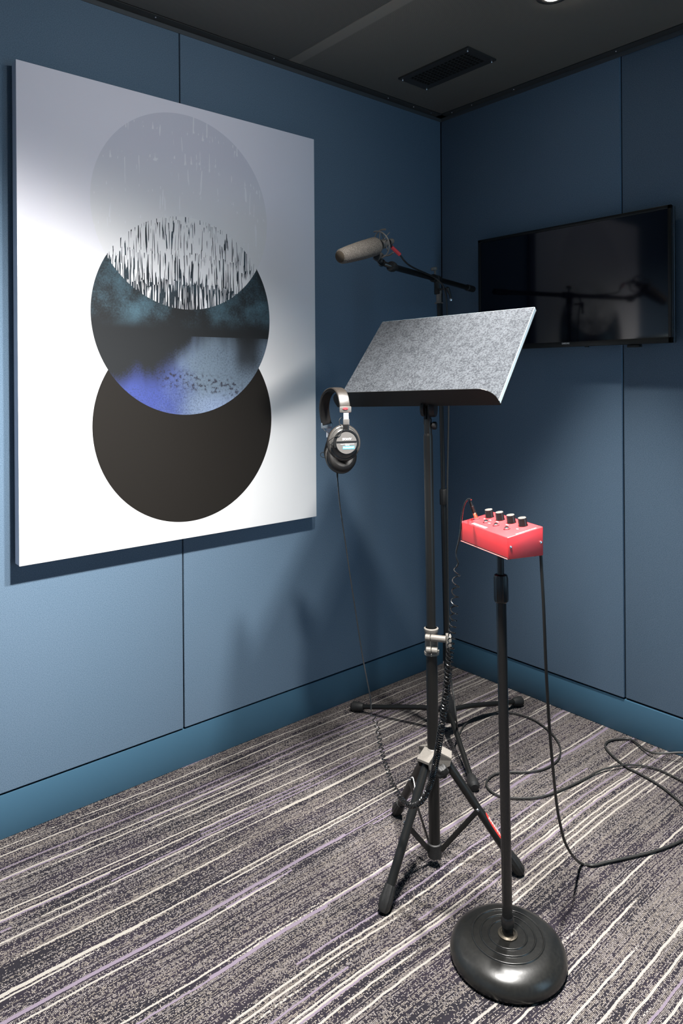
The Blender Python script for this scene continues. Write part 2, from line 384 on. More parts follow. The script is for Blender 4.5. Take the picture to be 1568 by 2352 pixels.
thr_ = q.m('SUBTRACT', 0.622, q.m('MULTIPLY', q.m('SUBTRACT', 1.0, q.step(z, 1.50, 1.74)), 0.20))
thr_ = q.m('ADD', thr_, q.m('MULTIPLY', q.m('SUBTRACT', big, 0.5), 0.12))
thr_ = q.m('SUBTRACT', thr_, q.m('MULTIPLY', q.step(rf, 0.70, 1.0), 0.035))
slit = q.m('GREATER_THAN', stk, thr_)
whitec = (0.82, 0.82, 0.84)
lens_c = q.mix(slit, whitec, q.mix(0.5, upper, (0.030, 0.035, 0.045)))
veil = q.mix(q.step(z, 1.74, 2.06), (0.80, 0.80, 0.82), (0.65, 0.65, 0.745))
stk2 = q.noise(q.vec(q.m('MULTIPLY', q.m('ADD', x, lean), 120.0), q.m('MULTIPLY', rf, 0.9), q.m('MULTIPLY', ri, 4.7)), 1.0, 1.0, 0.4)
thn = q.m('GREATER_THAN', stk2, q.m('SUBTRACT', 0.69, q.m('MULTIPLY', q.m('SUBTRACT', 1.0, q.step(rf, 0.03, 0.16)), 0.10)))
veil = q.mix(q.m('MULTIPLY', thn, 0.75), veil, (0.86, 0.86, 0.91))
colr = q.mix(c3, paper, black)
colr = q.mix(c2, colr, mid)
colr = q.mix(c1, colr, q.mix(c2, veil, lens_c))
q.color(colr)
q.bump(q.noise(q.n('ShaderNodeNewGeometry').outputs['Position'], 900.0, 1.0), 0.1, 0.0003)
M['canvas_side'] = mat('canvas_side', (0.62, 0.62, 0.70), 0.8, 0, 0.2)
M['lamp_lens'] = mat('lit_lamp_lens', (1, 1, 1), 0.5, emit=((1.0, 0.93, 0.84), 60.0))

# ---------------------------------------------------------------- the room shell
XW, YW, H = -3.90, -3.40, 2.446
BB, CT = 0.1278, 2.429
fl = struct(MB().box(((XW) / 2, YW / 2, -0.03), -XW + 0.12, -YW + 0.12, 0.06).build('floor', M['carpet'], smooth=False))

def panel_box(mb, lo, hi, b=0.004):
    c_ = [(lo[i] + hi[i]) / 2 for i in range(3)]; s_ = [hi[i] - lo[i] for i in range(3)]
    return mb.box(c_, *s_, b=b)
ce = struct(MB().box((XW / 2, YW / 2, H + 0.045), -XW + 0.12, -YW + 0.12, 0.05).build('ceiling', M['backing'], smooth=False))
xs = [-0.002, -0.875, -2.075, -3.275, XW]
for i in range(len(xs) - 1):
    ys = [-0.002, YW + 0.002]
    hi_x, lo_x = xs[i] - 0.0015, xs[i + 1] + 0.0015
    panel_box(MB(), (lo_x, ys[1], H), (hi_x, ys[0], H + 0.020), 0.0015).build('ceiling_panel', M['ceiling'], ce)

wl = struct(MB().box((XW / 2, 0.045, H / 2), -XW + 0.10, 0.05, H).build('wall_left', M['backing'], smooth=False))
wr = struct(MB().box((0.045, YW / 2, H / 2), 0.05, -YW + 0.10, H).build('wall_right', M['backing'], smooth=False))
for a_, b_ in ((0.0, -1.2895), (-1.2925, -2.51), (-2.513, XW)):
    panel_box(MB(), (b_, 0.0, BB + 0.003), (a_ - 0.001, 0.020, H - 0.002), 0.003).build('fabric_panel', M['fabric'], wl)
for a_, b_ in ((0.0, -0.8475), (-0.8495, -2.07), (-2.074, YW)):
    dx_ = 0.0 if a_ == 0.0 else 0.007
    panel_box(MB(), (0.0 + dx_, b_, BB + 0.003), (0.020 + dx_, a_ - 0.001, H - 0.002), 0.003).build('fabric_panel', M['fabric'], wr)
# walls behind the camera, one with a window letting daylight in
wb = struct(MB().box((XW / 2 - 0.55, YW - 0.03, H / 2), -XW - 1.1, 0.06, H)
            .box((-0.05, YW - 0.03, H / 2), 0.10, 0.06, H)
            .box((-0.55, YW - 0.03, 0.15), 0.90, 0.06, 0.30)
            .box((-0.55, YW - 0.03, H - 0.12), 0.90, 0.06, 0.24).build('wall_back', M['fabric'], smooth=False))
wf = struct(MB().box((XW - 0.03, YW / 2, H / 2), 0.06, -YW + 0.10, H).build('wall_front', M['fabric'], smooth=False))
win = struct(MB().box((-0.98, YW, 1.25), 0.04, 0.05, 1.92).box((-0.12, YW, 1.25), 0.04, 0.05, 1.92)
             .box((-0.55, YW, 0.32), 0.90, 0.05, 0.04).box((-0.55, YW, 2.19), 0.90, 0.05, 0.04).build('window_1', M['walltrim'], smooth=False))

# baseboards sit a little behind the cloth panels
struct(MB().box((XW / 2, 0.011, BB / 2 - 0.0015), -XW - 0.008, 0.014, BB - 0.004, b=0.0015).build('baseboard_left', M['baseboard']))
struct(MB().box((0.011, YW / 2, BB / 2 - 0.0015), 0.014, -YW - 0.008, BB - 0.004, b=0.0015).build('baseboard_right', M['baseboard']))
# angle trims where walls meet the ceiling: one leaf on the wall, one leaf under the ceiling
t1 = struct(MB().box((XW / 2, -0.001, (CT + H) / 2), -XW, 0.002, H - CT).build('trim_1', M['walltrim'], smooth=False))
t2 = struct(MB().box((-0.001, YW / 2, (CT + H) / 2), 0.002, -YW, H - CT).build('trim_2', M['walltrim'], smooth=False))
t3 = struct(MB().box((XW / 2, -0.0205, H - 0.0012), -XW, 0.0335, 0.0024).build('trim_3', M['trim'], smooth=False))
t4 = struct(MB().box((-0.0205, YW / 2, H - 0.0012), 0.0335, -YW, 0.0024).build('trim_4', M['trim'], smooth=False))
struct(MB().box((XW / 2, -0.0395, H - 0.0004), -XW, 0.0030, 0.0008).box((-0.0395, YW / 2, H - 0.0004), 0.003, -YW, 0.0008).build('trim_5', M['black_gap'], smooth=False))
def screw(parent, p, d, r=0.0035, name='screw', mt=None):
    p = Vector(p); d = Vector(d).normalized()
    return MB().lathe(p, d, [(r, 0), (r, r * 0.3), (r * 0.7, r * 0.7), (r * 0.28, r * 0.8), (0, r * 0.5)], 12).build(name, mt or M['screw'], parent)
for xx in (-1.388, -0.928, -0.352, -0.20, -0.09): screw(t3, (xx, -0.024, H - 0.0024), (0, 0, -1))
for yy_ in (-0.086, -0.196, -0.41, -0.847, -1.3): screw(t4, (-0.024, yy_, H - 0.0024), (0, 0, -1))
for yy_ in (-0.09, -0.42, -0.8): screw(ce, (-0.846, yy_ - 0.05, H), (0, 0, -1), 0.0018)

# ---------------------------------------------------------------- ceiling: vent and downlights
vx0, vx1, vy0, vy1 = -0.458, -0.298, -0.532, -0.188
ox0, ox1, oy0, oy1 = -0.430, -0.328, -0.502, -0.222
zt = H - 0.0065
vent = thing('ceiling_vent', 'black rectangular air vent with a square grid grille in the ceiling', 'vent', (-0.378, -0.36, H))
fm = MB()
for lo, hi in (((vx0, vy0), (ox0, vy1)), ((ox1, vy0), (vx1, vy1)), ((ox0, vy0), (ox1, oy0)), ((ox0, oy1), (ox1, vy1))):
    fm.box(((lo[0] + hi[0]) / 2, (lo[1] + hi[1]) / 2, (zt + H) / 2), hi[0] - lo[0], hi[1] - lo[1], H - zt)
fm.build('frame', M['vent'], vent, smooth=False)
gm = MB()
NX, NY = 7, 15
for i in range(1, NX): gm.box((ox0 + (ox1 - ox0) * i / NX, (oy0 + oy1) / 2, zt + 0.002), 0.0016, oy1 - oy0, 0.004)
for j in range(1, NY): gm.box(((ox0 + ox1) / 2, oy0 + (oy1 - oy0) * j / NY, zt + 0.002), ox1 - ox0, 0.0016, 0.004)
gm.build('grille', M['vent'], vent, smooth=False)
MB().box(((ox0 + ox1) / 2, (oy0 + oy1) / 2, H - 0.0006), ox1 - ox0, oy1 - oy0, 0.001).build('duct_opening', M['vent_dark'], vent, smooth=False)
for (a_, b_) in ((vx0 + 0.012, vy0 + 0.012), (vx0 + 0.012, vy1 - 0.012), (vx1 - 0.012, vy0 + 0.012), (vx1 - 0.012, vy1 - 0.012)):
    MB().lathe((a_, b_, zt), (0, 0, -1), [(0.0035, 0), (0.0035, 0.004), (0.0022, 0.0075), (0, 0.008)], 12).build('screw', M['screw'], vent)

def spotlight(x, y, label, power, angle, fill_power, aim=(0, 0, -1), drop=0.02, size=0.05):
    """ceiling spot: ring, short swivel head where the lamp hangs lower, lit lens, its own beam, plus an added fill lamp"""
    t = thing('ceiling_spotlight', label, 'light', (x, y, H)); a = Vector(aim).normalized()
    MB().lathe((x, y, H - 0.0001), (0, 0, -1), [(0, 0), (0.050, 0), (0.050, 0.003), (0.044, 0.005), (0.030, 0.0035), (0, 0.0035)], 36).build('trim_ring', M['trim'], t)
    p = Vector((x, y, H - drop))
    if drop > 0.05:
        MB().cyl((x, y, H - 0.003), p - a * 0.055, 0.006, n=12).build('stem', M['trim'], t)
        MB().lathe(p - a * 0.070, a, [(0, 0), (0.024, 0), (0.030, 0.006), (0.030, 0.068), (0.027, 0.070), (0.026, 0.064), (0, 0.064)], 32).build('spot_head', M['trim'], t)
        MB().lathe(p - a * 0.006, a, [(0, 0), (0.0255, 0), (0.020, 0.003), (0, 0.004)], 28).build('lens', M['lamp_lens'], t)
    else:
        MB().lathe((x, y, H - 0.003), (0, 0, -1), [(0, 0), (0.027, 0), (0.024, 0.004), (0, 0.007)], 28).build('lens', M['lamp_lens'], t)
    l = bpy.data.lights.new('spot_beam', 'SPOT'); l.energy = power; l.spot_size = radians(angle); l.spot_blend = 1.0; l.shadow_soft_size = size; l.color = (1.0, 0.975, 0.94)
    lo = bpy.data.objects.new('spot_beam', l); C.objects.link(lo); lo.parent = t; lo.location = p + a * 0.012 - Vector((x, y, H))
    lo.rotation_euler = a.to_track_quat('-Z', 'Y').to_euler()
    if fill_power > 0:
        l = bpy.data.lights.new('wall_fill', 'SPOT'); l.energy = fill_power; l.spot_size = radians(140); l.spot_blend = 1.0; l.shadow_soft_size = size; l.color = (1.0, 0.975, 0.94)  # added fill lamp aimed sideways, brightens the left wall and canvas top
        lo = bpy.data.objects.new('wall_fill', l); C.objects.link(lo); lo.parent = t; lo.location = p + a * 0.030 - Vector((x, y, H))
        lo.rotation_euler = Vector((-0.30, 1, -0.05)).to_track_quat('-Z', 'Y').to_euler()
    return t
spotlight(-0.522, -0.912, 'lit recessed spotlight in the dark ceiling near the air vent', 450.0, 53, 0.0)
spotlight(-1.190, -1.270, 'lit swivel ceiling spotlight nearer the music stand, one of the two above the room centre', 370.0, 140, 8.0, (-0.42, 0.0, -1), 0.13)
spotlight(-1.560, -1.290, 'lit swivel ceiling spotlight farther from the television, one of the two above the room centre', 600.0, 140, 11, (-0.46, 0.03, -1), 0.13)

# ---------------------------------------------------------------- canvas art
cv = thing('canvas_art', 'large white canvas print of three overlapping discs on the blue wall', 'picture', (-1.29, -0.026, 0.768))
cx0, cx1, cz0, cz1 = -1.820, -0.766, 0.769, 2.178
MB().box(((cx0 + cx1) / 2, -0.0485, (cz0 + cz1) / 2), cx1 - cx0, 0.003, cz1 - cz0, b=0.0013).build('printed_face', M['art'], cv)
MB().box(((cx0 + cx1) / 2, -0.0285, (cz0 + cz1) / 2), cx1 - cx0 - 0.001, 0.037, cz1 - cz0 - 0.001, b=0.002).build('canvas_sides', M['canvas_side'], cv)
MB().box(((cx0 + cx1) / 2, -0.0055, (cz0 + cz1) / 2), cx1 - cx0 - 0.06, 0.010, cz1 - cz0 - 0.06).build('hanging_frame', M['backing'], cv, smooth=False)

# ---------------------------------------------------------------- television
ty0, ty1, tz0, tz1 = -1.0545, -0.2525, 1.3955, 1.8535
tv = thing('television', 'black flat-screen television, switched off, on the darker blue wall', 'television', (-0.03, -0.653, tz0))
fx = -0.060
fb = MB(); bw, bt, bb = 0.0115, 0.0125, 0.019
fb.box((fx + 0.006, (ty0 + ty1) / 2, tz1 - bt / 2), 0.012, ty1 - ty0, bt, b=0.001)
fb.box((fx + 0.006, (ty0 + ty1) / 2, tz0 + bb / 2), 0.012, ty1 - ty0, bb, b=0.001)
fb.box((fx + 0.006, ty0 + bw / 2, (tz0 + tz1) / 2), 0.012, bw, tz1 - tz0, b=0.001)
fb.box((fx + 0.006, ty1 - bw / 2, (tz0 + tz1) / 2), 0.012, bw, tz1 - tz0, b=0.001)
fb.build('bezel', M['bezel'], tv)
MB().box((fx + 0.005, (ty0 + ty1) / 2, (tz0 + bb + tz1 - bt) / 2), 0.004, ty1 - ty0 - 2 * bw + 0.002, tz1 - tz0 - bt - bb + 0.002).build('screen', M['screen'], tv, smooth=False)
MB().box((fx + 0.0235, (ty0 + ty1) / 2, (tz0 + tz1) / 2), 0.023, ty1 - ty0 - 0.001, tz1 - tz0 - 0.001, b=0.002).build('body', M['bezel'], tv)
MB().box((fx + 0.010, ty0 - 0.0004, (tz0 + tz1) / 2), 0.0022, 0.0012, tz1 - tz0 - 0.002).build('side_strip', M['chrome'], tv)
MB().box((fx + 0.0205, ty0 - 0.0004, (tz0 + tz1) / 2), 0.0065, 0.0012, tz1 - tz0 - 0.002).build('side_strip', M['blue_edge'], tv)
MB().box((-0.012, -0.65, 1.62), 0.024, 0.34, 0.24).build('wall_bracket', M['black_metal'], tv, smooth=False)
MB().box((-0.035, -0.914, tz0 - 0.005), 0.022, 0.045, 0.010, b=0.002).build('sensor_box', M['bezel'], tv)
MB().box((-0.040, -0.735, tz0 - 0.0015), 0.01, 0.012, 0.003).build('remote_receiver', M['bezel'], tv)
text_mesh('logo_lettering', 'SAMSUNG', 0.0088, (fx - 0.0006, -0.6603, 1.4083), (0, -1, 0), (0, 0, 1), M['white_print'], tv, bold=0.00012, sx=0.80)

# ---------------------------------------------------------------- music stand (tall black pole, tripod, desk)
def desk_frame():
    BL = Vector((-1.113, -0.578, 1.215)); BR = Vector((-1.005, -1.066, 1.230))
    wv = (BR - BL).normalized(); u = Vector((0.691, 0.175, 0.701)); u = (u - wv * u.dot(wv)).normalized(); n = wv.cross(u).normalized()
    return BL, wv, u, n
BL, WV, UV, NV = desk_frame()
if NV.z < 0: NV = -NV
W_, HD = 0.500, 0.3525
pole_b = Vector((-1.0218, -0.8620, 0.0280)); pole_t = Vector((-1.0307, -0.8562, 1.1921))
pdir = (pole_t - pole_b).normalized()
def onpole(z): return pole_b + pdir * ((z - pole_b.z) / pdir.z)
ms = thing('music_stand', 'tall black tripod music stand with a tilted desk in mid-room', 'music stand', (pole_b.x, pole_b.y, 0))
# desk plate behind the felt, with a forward shelf whose outer corners are rounded
dp = MB()
o_ = BL - NV * 0.0145
cen = o_ + WV * (W_ / 2) + UV * (HD / 2)
dp.box(cen, W_, HD, 0.0015, X=WV, Y=UV, Z=NV)
desk = dp.build('desk_plate', M['black_metal'], ms, smooth=False)
sh = MB(); s0 = BL - NV * 0.014 - UV * 0.0012; SD, RC = 0.0575, 0.040
poly = [s0 + WV * 0.0, s0 + WV * W_]
for k in range(9):
    a_ = pi / 2 * k / 8; poly.append(s0 + WV * (W_ - RC + RC * cos(a_)) + NV * (SD - RC + RC * sin(a_)))
for k in range(9):
    a_ = pi / 2 * k / 8; poly.append(s0 + WV * (RC - RC * sin(a_)) + NV * (SD - RC + RC * cos(a_)))
sh.prism(poly, -UV * 0.0016)
sh.build('shelf', M['black_metal'], ms, smooth=False)
fp = MB().box(BL + WV * (W_ / 2) + UV * (HD / 2) - NV * 0.0064, W_ - 0.002, HD, 0.0124, X=WV, Y=UV, Z=NV, b=0.0016)
fpo = tag(fp.build('felt_board', M['felt'], origin=BL + WV * (W_ / 2)), 'grey heathered felt board lying on the tilted desk of the tall stand', 'felt board')
MB().box(BL + WV * (W_ - 0.0006) + UV * (HD / 2) - NV * 0.0064, 0.0014, HD - 0.002, 0.0110, X=WV, Y=UV, Z=NV).box(BL + WV * (W_ / 2) + UV * (HD - 0.0004) - NV * 0.0064, W_ - 0.004, 0.0012, 0.0110, X=WV, Y=UV, Z=NV).build('board_edge', M['felt_edge'], fpo, smooth=False)['label'] = 'pale cut edge of the felt with daylight painted in'

main_t = Vector(onpole(1.137))
MB().lathe(onpole(0.56), pdir, [(0, 0), (0.0122, 0), (0.0122, 0.572), (0.0116, 0.575), (0.0102, 0.580), (0, 0.580)], 28).build('upper_pole', M['black_satin'], ms)
MB().cyl(onpole(1.12), onpole(1.178), 0.0104, n=28, b=0.001).build('top_tube', M['black_satin'], ms)
lp = MB().cyl(onpole(0.028), onpole(0.62), 0.0150, n=28, b=0.001).build('lower_pole', M['black_satin'], ms)
# tilt joint under the desk: yoke, ratchet disc and round knob facing right
jt = MB(); J = onpole(1.205); jax = (RGT * 0.92 - FWD * 0.38).normalized()
jt.lathe(J - jax * 0.016, jax, [(0, 0), (0.020, 0), (0.0215, 0.003), (0.0215, 0.009), (0, 0.009)], 28)
jt.box(onpole(1.185) - jax * 0.006, 0.008, 0.014, 0.045, X=jax, Y=UP.cross(jax), Z=UP, b=0.002)
jt.box(onpole(1.18) + jax * 0.004, 0.007, 0.018, 0.03, X=jax, Y=UP.cross(jax), Z=UP, b=0.002)
jt.build('tilt_joint', M['black_rubber'], ms)
back = MB(); pc = cen - NV * 0.012
back.box(pc - UV * 0.03, 0.05, 0.22, 0.014, X=WV, Y=UV, Z=NV, b=0.003)
back.cyl(J + jax * 0.0, BL + WV * (W_ / 2) + UV * 0.06 - NV * 0.020, 0.012, n=14)
back.build('desk_bracket', M['black_metal'], ms)
MB().lathe(J + jax * 0.004, jax, [(0, 0), (0.018, 0), (0.0225, 0.004), (0.0225, 0.014), (0.021, 0.018), (0.0, 0.0205)], 40, warp=lambda t: 1 + 0.012 * cos(20 * t)).build('tilt_knob', M['black_rubber'], ms)
K = onpole(1.160)
MB().cyl(K, K + jax * 0.022, 0.004, n=12).lathe(K + jax * 0.012, jax, [(0, 0), (0.008, 0), (0.0105, 0.002), (0.0105, 0.009), (0.008, 0.0115), (0, 0.012)], 24).build('thumb_screw', M['black_rubber'], ms)
# split clamp
cz_ = (0.558, 0.628)
clm = MB()
clm.lathe(onpole(cz_[0]), pdir, [(0.0152, 0), (0.0195, 0.0), (0.0195, 0.006), (0.0172, 0.008), (0.0172, 0.058), (0.0190, 0.062), (0.0190, 0.068), (0.0152, 0.070)], 32)
clamp = clm.build('clamp_collar', M['grey_plastic'], ms)
side = (RGT * 0.95 - FWD * 0.3).normalized(); fr_ = -FWD
for zc, L0, L1, nm in ((0.607, -0.018, 0.036, 'clamp_bolt'), (0.575, -0.016, 0.014, 'clamp_bolt')):
    b0 = onpole(zc) + fr_ * 0.019
    MB().cyl(b0 + side * L0, b0 + side * (L0 + 0.013), 0.0085, n=20, b=0.001).cyl(b0 + side * (L0 + 0.0145), b0 + side * L1, 0.0085, n=20, b=0.001).cyl(b0 + side * L0, b0 + side * (L1 + 0.004), 0.003, n=10).build(nm, M['grey_plastic'], ms)
b0 = onpole(0.607) + fr_ * 0.019 + side * 0.0425
MB().box(b0 - UP * 0.004, 0.014, 0.020, 0.036, X=side, Y=fr_, Z=UP, b=0.003).build('clamp_lever', M['grey_plastic'], ms)
# tripod hub
hubz = 0.292
feet = [Vector((-1.2513, -0.8959, 0.0000)), Vector((-0.8774, -1.0398, 0.0000)), Vector((-0.9402, -0.6314, 0.0000))]
hc = onpole(hubz)
hb = MB()
hb.lathe(onpole(0.262), pdir, [(0.0152, 0), (0.024, 0.0), (0.026, 0.020), (0.024, 0.038), (0.0185, 0.048), (0.0152, 0.050)], 32)
hub = hb.build('tripod_hub', M['grey_plastic'], ms)
for i, F in enumerate(feet):
    d = Vector((F.x - hc.x, F.y - hc.y, 0)).normalized(); sd = UP.cross(d)
    top = hc + d * 0.031 - UP * 0.010; foot = F - d * 0.012; foot.z = 0.012
    ax = (foot - top).normalized(); nrm = sd.cross(ax)
    # socket: a roofed shoulder that covers the head of the leg
    a0 = hc + d * 0.012 + UP * 0.020; a1 = hc + d * 0.048 + UP * 0.004
    sm_ = MB()
    pr = [a0, a1, a1 - UP * 0.006, hc + d * 0.012 - UP * 0.004]
    sm_.prism([p - sd * 0.0185 for p in pr], sd * 0.037)
    for s_ in (-1, 1):
        pr = [a0 - UP * 0.004, a1 - UP * 0.003, a1 - UP * 0.020 - d * 0.004, hc + d * 0.012 - UP * 0.034]
        sm_.prism([p + sd * (0.0185 * s_ - (0.0035 if s_ > 0 else 0)) for p in pr], sd * 0.0035)
    sm_.build('leg_socket', M['grey_plastic'], ms, smooth=False)
    riv = top.lerp(foot, 0.44)
    leg = MB().tube([top, riv - ax * 0.02, riv, riv + ax * 0.02, foot - ax * 0.035], [0.0112, 0.0112, 0.0100, 0.0112, 0.0112], 20).build('leg', M['black_satin'], ms)
    rf = MB(); q0 = foot - ax * 0.050
    rf.lathe(q0, ax, [(0, 0), (0.0128, 0), (0.0135, 0.004), (0.0160, 0.030), (0.0150, 0.050), (0.010, 0.058), (0, 0.060)], 36, warp=lambda t: 1 + 0.035 * cos(12 * t))
    rf.build('rubber_foot', M['black_rubber'], leg)
    screw(leg, riv + sd * (0.0105 if i != 1 else -0.0105) * (1 if i != 0 else -1) * (1), sd * (1 if i == 2 else -1), 0.0045, 'rivet')
    low = onpole(0.045) + d * 0.016
    st0 = riv + sd * (0.013 if i == 2 else -0.013)
    st1 = low + sd * (0.006 if i == 2 else -0.006)
    MB().tube([st0, st1], 0.002, flat=(0.0065, 0.0011), up=sd).build('strut', M['black_metal'], ms)
    if i == 1:
        LEGB = (top, ax, sd, nrm, foot)
MB().lathe(onpole(0.026), pdir, [(0.0152, 0), (0.0185, 0), (0.0185, 0.034), (0.0152, 0.036)], 24).build('strut_collar', M['black_rubber'], ms)
# star knob between the front legs
kd = (RGT * 0.45 - FWD * 0.86 - UP * 0.12).normalized(); kp = onpole(0.272)
MB().cyl(kp + kd * 0.012, kp + kd * 0.034, 0.0095, n=16).lathe(kp + kd * 0.032, kd, [(0, 0), (0.013, 0), (0.0165, 0.004), (0.0165, 0.012), (0.013, 0.018), (0, 0.021)], 40, warp=lambda t: 1 + 0.13 * cos(5 * t)).build('star_knob', M['black_rubber'], ms)
# red maker's sticker along the leg on the right
top, ax, sd, nrm, foot = LEGB
outn = (RGT * 0.75 - FWD * 0.2 + UP * 0.6); outn = (outn - ax * outn.dot(ax)).normalized(); tn = ax.cross(outn)
L = (foot - top).length; s1, s2 = 0.50 * L, 0.80 * L
stv = []; stf = []
NS, NC = 24, 8
for i in range(NS + 1):
    for j in range(NC + 1):
        u_ = i / NS; hw = 0.75 * sqrt(max(0.0, 1 - (2 * u_ - 1) ** 2)) ** 0.7
        a_ = (j / NC * 2 - 1) * hw
        stv.append(top + ax * (s1 + (s2 - s1) * u_) + (outn * cos(a_) + tn * sin(a_)) * 0.01165)
for i in range(NS):
    for j in range(NC): k0 = i * (NC + 1) + j; stf.append((k0, k0 + 1, k0 + NC + 2, k0 + NC + 1))
stick = MB().add(stv, stf).build('leg_sticker', M['red_sticker'], ms)
wm = MB()
random.seed(4)
for i in range(9):
    u_ = s1 + (s2 - s1) * (0.16 + 0.075 * i); a_ = 0.10
    pts = [top + ax * (u_ + e * 0.0026) + (outn * cos(a_ + f_) + tn * sin(a_ + f_)) * 0.01195 for e, f_ in ((-1, -0.26), (1, -0.26), (1, 0.26), (-1, 0.26))]
    wm.add(pts, [(0, 1, 2, 3)])
wm.build('sticker_lettering', M['white_print'], stick, smooth=False)
# pale wire clip by the rear leg
MB().tube(smooth_path([(-1.0310, -0.7862, 0.2017), (-1.0347, -0.7962, 0.2085), (-1.0392, -0.8055, 0.2002), (-1.0446, -0.8141, 0.1920), (-1.0483, -0.8241, 0.1885)], 4), 0.0012, 6).build('wire_clip', M['white_print'], ms)

# ---------------------------------------------------------------- microphone stand with boom
mp = [Vector((-0.4840, -0.4119, 1.5679)), Vector((-0.4724, -0.4219, 0.3742)), Vector((-0.4685, -0.4252, 0.2014))]
m_b = Vector((-0.4613, -0.4220, 0.0850)); 
mdir = (mp[0] - m_b).normalized()
def onmic(z): return m_b + mdir * ((z - m_b.z) / mdir.z)
mst = thing('microphone_stand', 'slim black tripod microphone boom stand in the corner', 'microphone stand', (m_b.x, m_b.y, 0))
MB().cyl(onmic(0.84), onmic(1.60), 0.0078, n=20).build('inner_pole', M['black_satin'], mst)
MB().cyl(onmic(0.09), onmic(0.845), 0.0100, n=20).build('outer_pole', M['black_satin'], mst)
MB().lathe(onmic(0.825), mdir, [(0, 0), (0.0115, 0), (0.013, 0.003), (0.013, 0.052), (0.0115, 0.056), (0, 0.056)], 36, warp=lambda t: 1 + 0.05 * cos(10 * t)).build('clutch', M['black_rubber'], mst)
MB().lathe(onmic(0.045), mdir, [(0, 0), (0.026, 0), (0.031, 0.004), (0.031, 0.045), (0.026, 0.055), (0.013, 0.095), (0.0105, 0.098), (0, 0.098)], 6).build('tripod_hub', M['black_rubber'], mst, ang=25)
mfeet = [Vector((-0.6054, -0.0708, 0.0150)), Vector((-0.0880, -0.4671, 0.0150)), Vector((-0.6791, -0.7155, 0.0180))]
for F in mfeet:
    hcn = onmic(0.078); d = Vector((F.x - hcn.x, F.y - hcn.y, 0)).normalized()
    a0 = hcn + d * 0.020; a1 = F - d * 0.02; a1.z = 0.020
    midp = a0.lerp(a1, 0.25) + UP * 0.006
    leg = MB().tube(smooth_path([a0, midp, a0.lerp(a1, 0.6) + UP * 0.003, a1], 4), 0.0088, 14).build('leg', M['black_satin'], mst)
    ax = (a1 - a0).normalized()
    MB().lathe(a1 - ax * 0.022, ax, [(0, 0), (0.0115, 0), (0.0155, 0.010), (0.0185, 0.030), (0.0185, 0.044), (0.012, 0.052), (0, 0.053)], 24).build('rubber_foot', M['black_rubber'], leg)
# boom
P0 = Vector((-0.4939, -0.4034, 1.6416)); F0 = Vector((-0.8237, -0.5161, 1.6398)); bd = (P0 - F0).normalized()
REAR = P0 + bd * 0.385
MB().cyl(F0, REAR, 0.0098, n=20).build('boom_arm', M['black_satin'], mst)
MB().cyl(REAR - bd * 0.065, REAR + bd * 0.006, 0.0128, n=20, b=0.004).build('end_cap', M['black_rubber'], mst)
MB().lathe(F0 - bd * 0.012, bd, [(0, 0), (0.014, 0), (0.0165, 0.006), (0.0165, 0.018), (0.014, 0.026), (0.0115, 0.034), (0, 0.036)], 28, warp=lambda t: 1 + 0.03 * cos(10 * t)).build('boom_clutch', M['black_rubber'], mst)
jb = MB().lathe(P0 - bd * 0.022, bd, [(0, 0), (0.0135, 0), (0.0145, 0.004), (0.0145, 0.050), (0.0135, 0.056), (0, 0.058)], 24)
PT = onmic(1.60)
jb.box((P0 + PT) / 2 - UP * 0.004, 0.018, 0.026, (P0 - PT).length + 0.02, X=RGT, Y=FWD, Z=UP, b=0.003)
jb.build('boom_joint', M['black_rubber'], mst)
MB().lathe(onmic(1.555), mdir, [(0, 0), (0.0095, 0), (0.0095, 0.030), (0.0110, 0.034), (0.0110, 0.045), (0, 0.046)], 20).build('neck_sleeve', M['grey_plastic'], mst)
MB().lathe(onmic(1.552), mdir, [(0, 0), (0.015, 0), (0.015, 0.003), (0, 0.003)], 24).build('washer', M['grey_plastic'], mst)
kt = P0 + UP * 0.010
MB().cyl(kt, kt + UP * 0.022, 0.004, n=10).lathe(kt + UP * 0.020 - RGT * 0.003, (RGT * -0.15 + UP), [(0, 0), (0.0105, 0), (0.0115, 0.003), (0.0115, 0.009), (0.009, 0.011), (0, 0.012)], 24).build('wing_knob', M['grey_plastic'], mst)
hp0 = Vector((-0.4969, -0.4272, 1.6000)); hp1 = Vector((-0.4985, -0.4653, 1.5996)); hp2 = Vector((-0.4890, -0.4735, 1.5597))
hm = MB().cyl(hp0, hp1, 0.004, n=10).tube([hp1, hp1.lerp(hp2, 0.5) + RGT * 0.002, hp2], [0.0075, 0.0045, 0.003], 10)
hnd = hm.build('locking_handle', M['black_metal'], mst)
MB().lathe(hp2 - UP * 0.006, UP, [(0, 0), (0.004, 0.002), (0.005, 0.006), (0.004, 0.010), (0, 0.012)], 14).build('handle_tip', M['chrome'], hnd)
MB().lathe(hp1 - UP * 0.007, UP, [(0, 0), (0.006, 0.002), (0.007, 0.007), (0.006, 0.012), (0, 0.014)], 14).build('handle_head', M['black_gloss'], hnd)

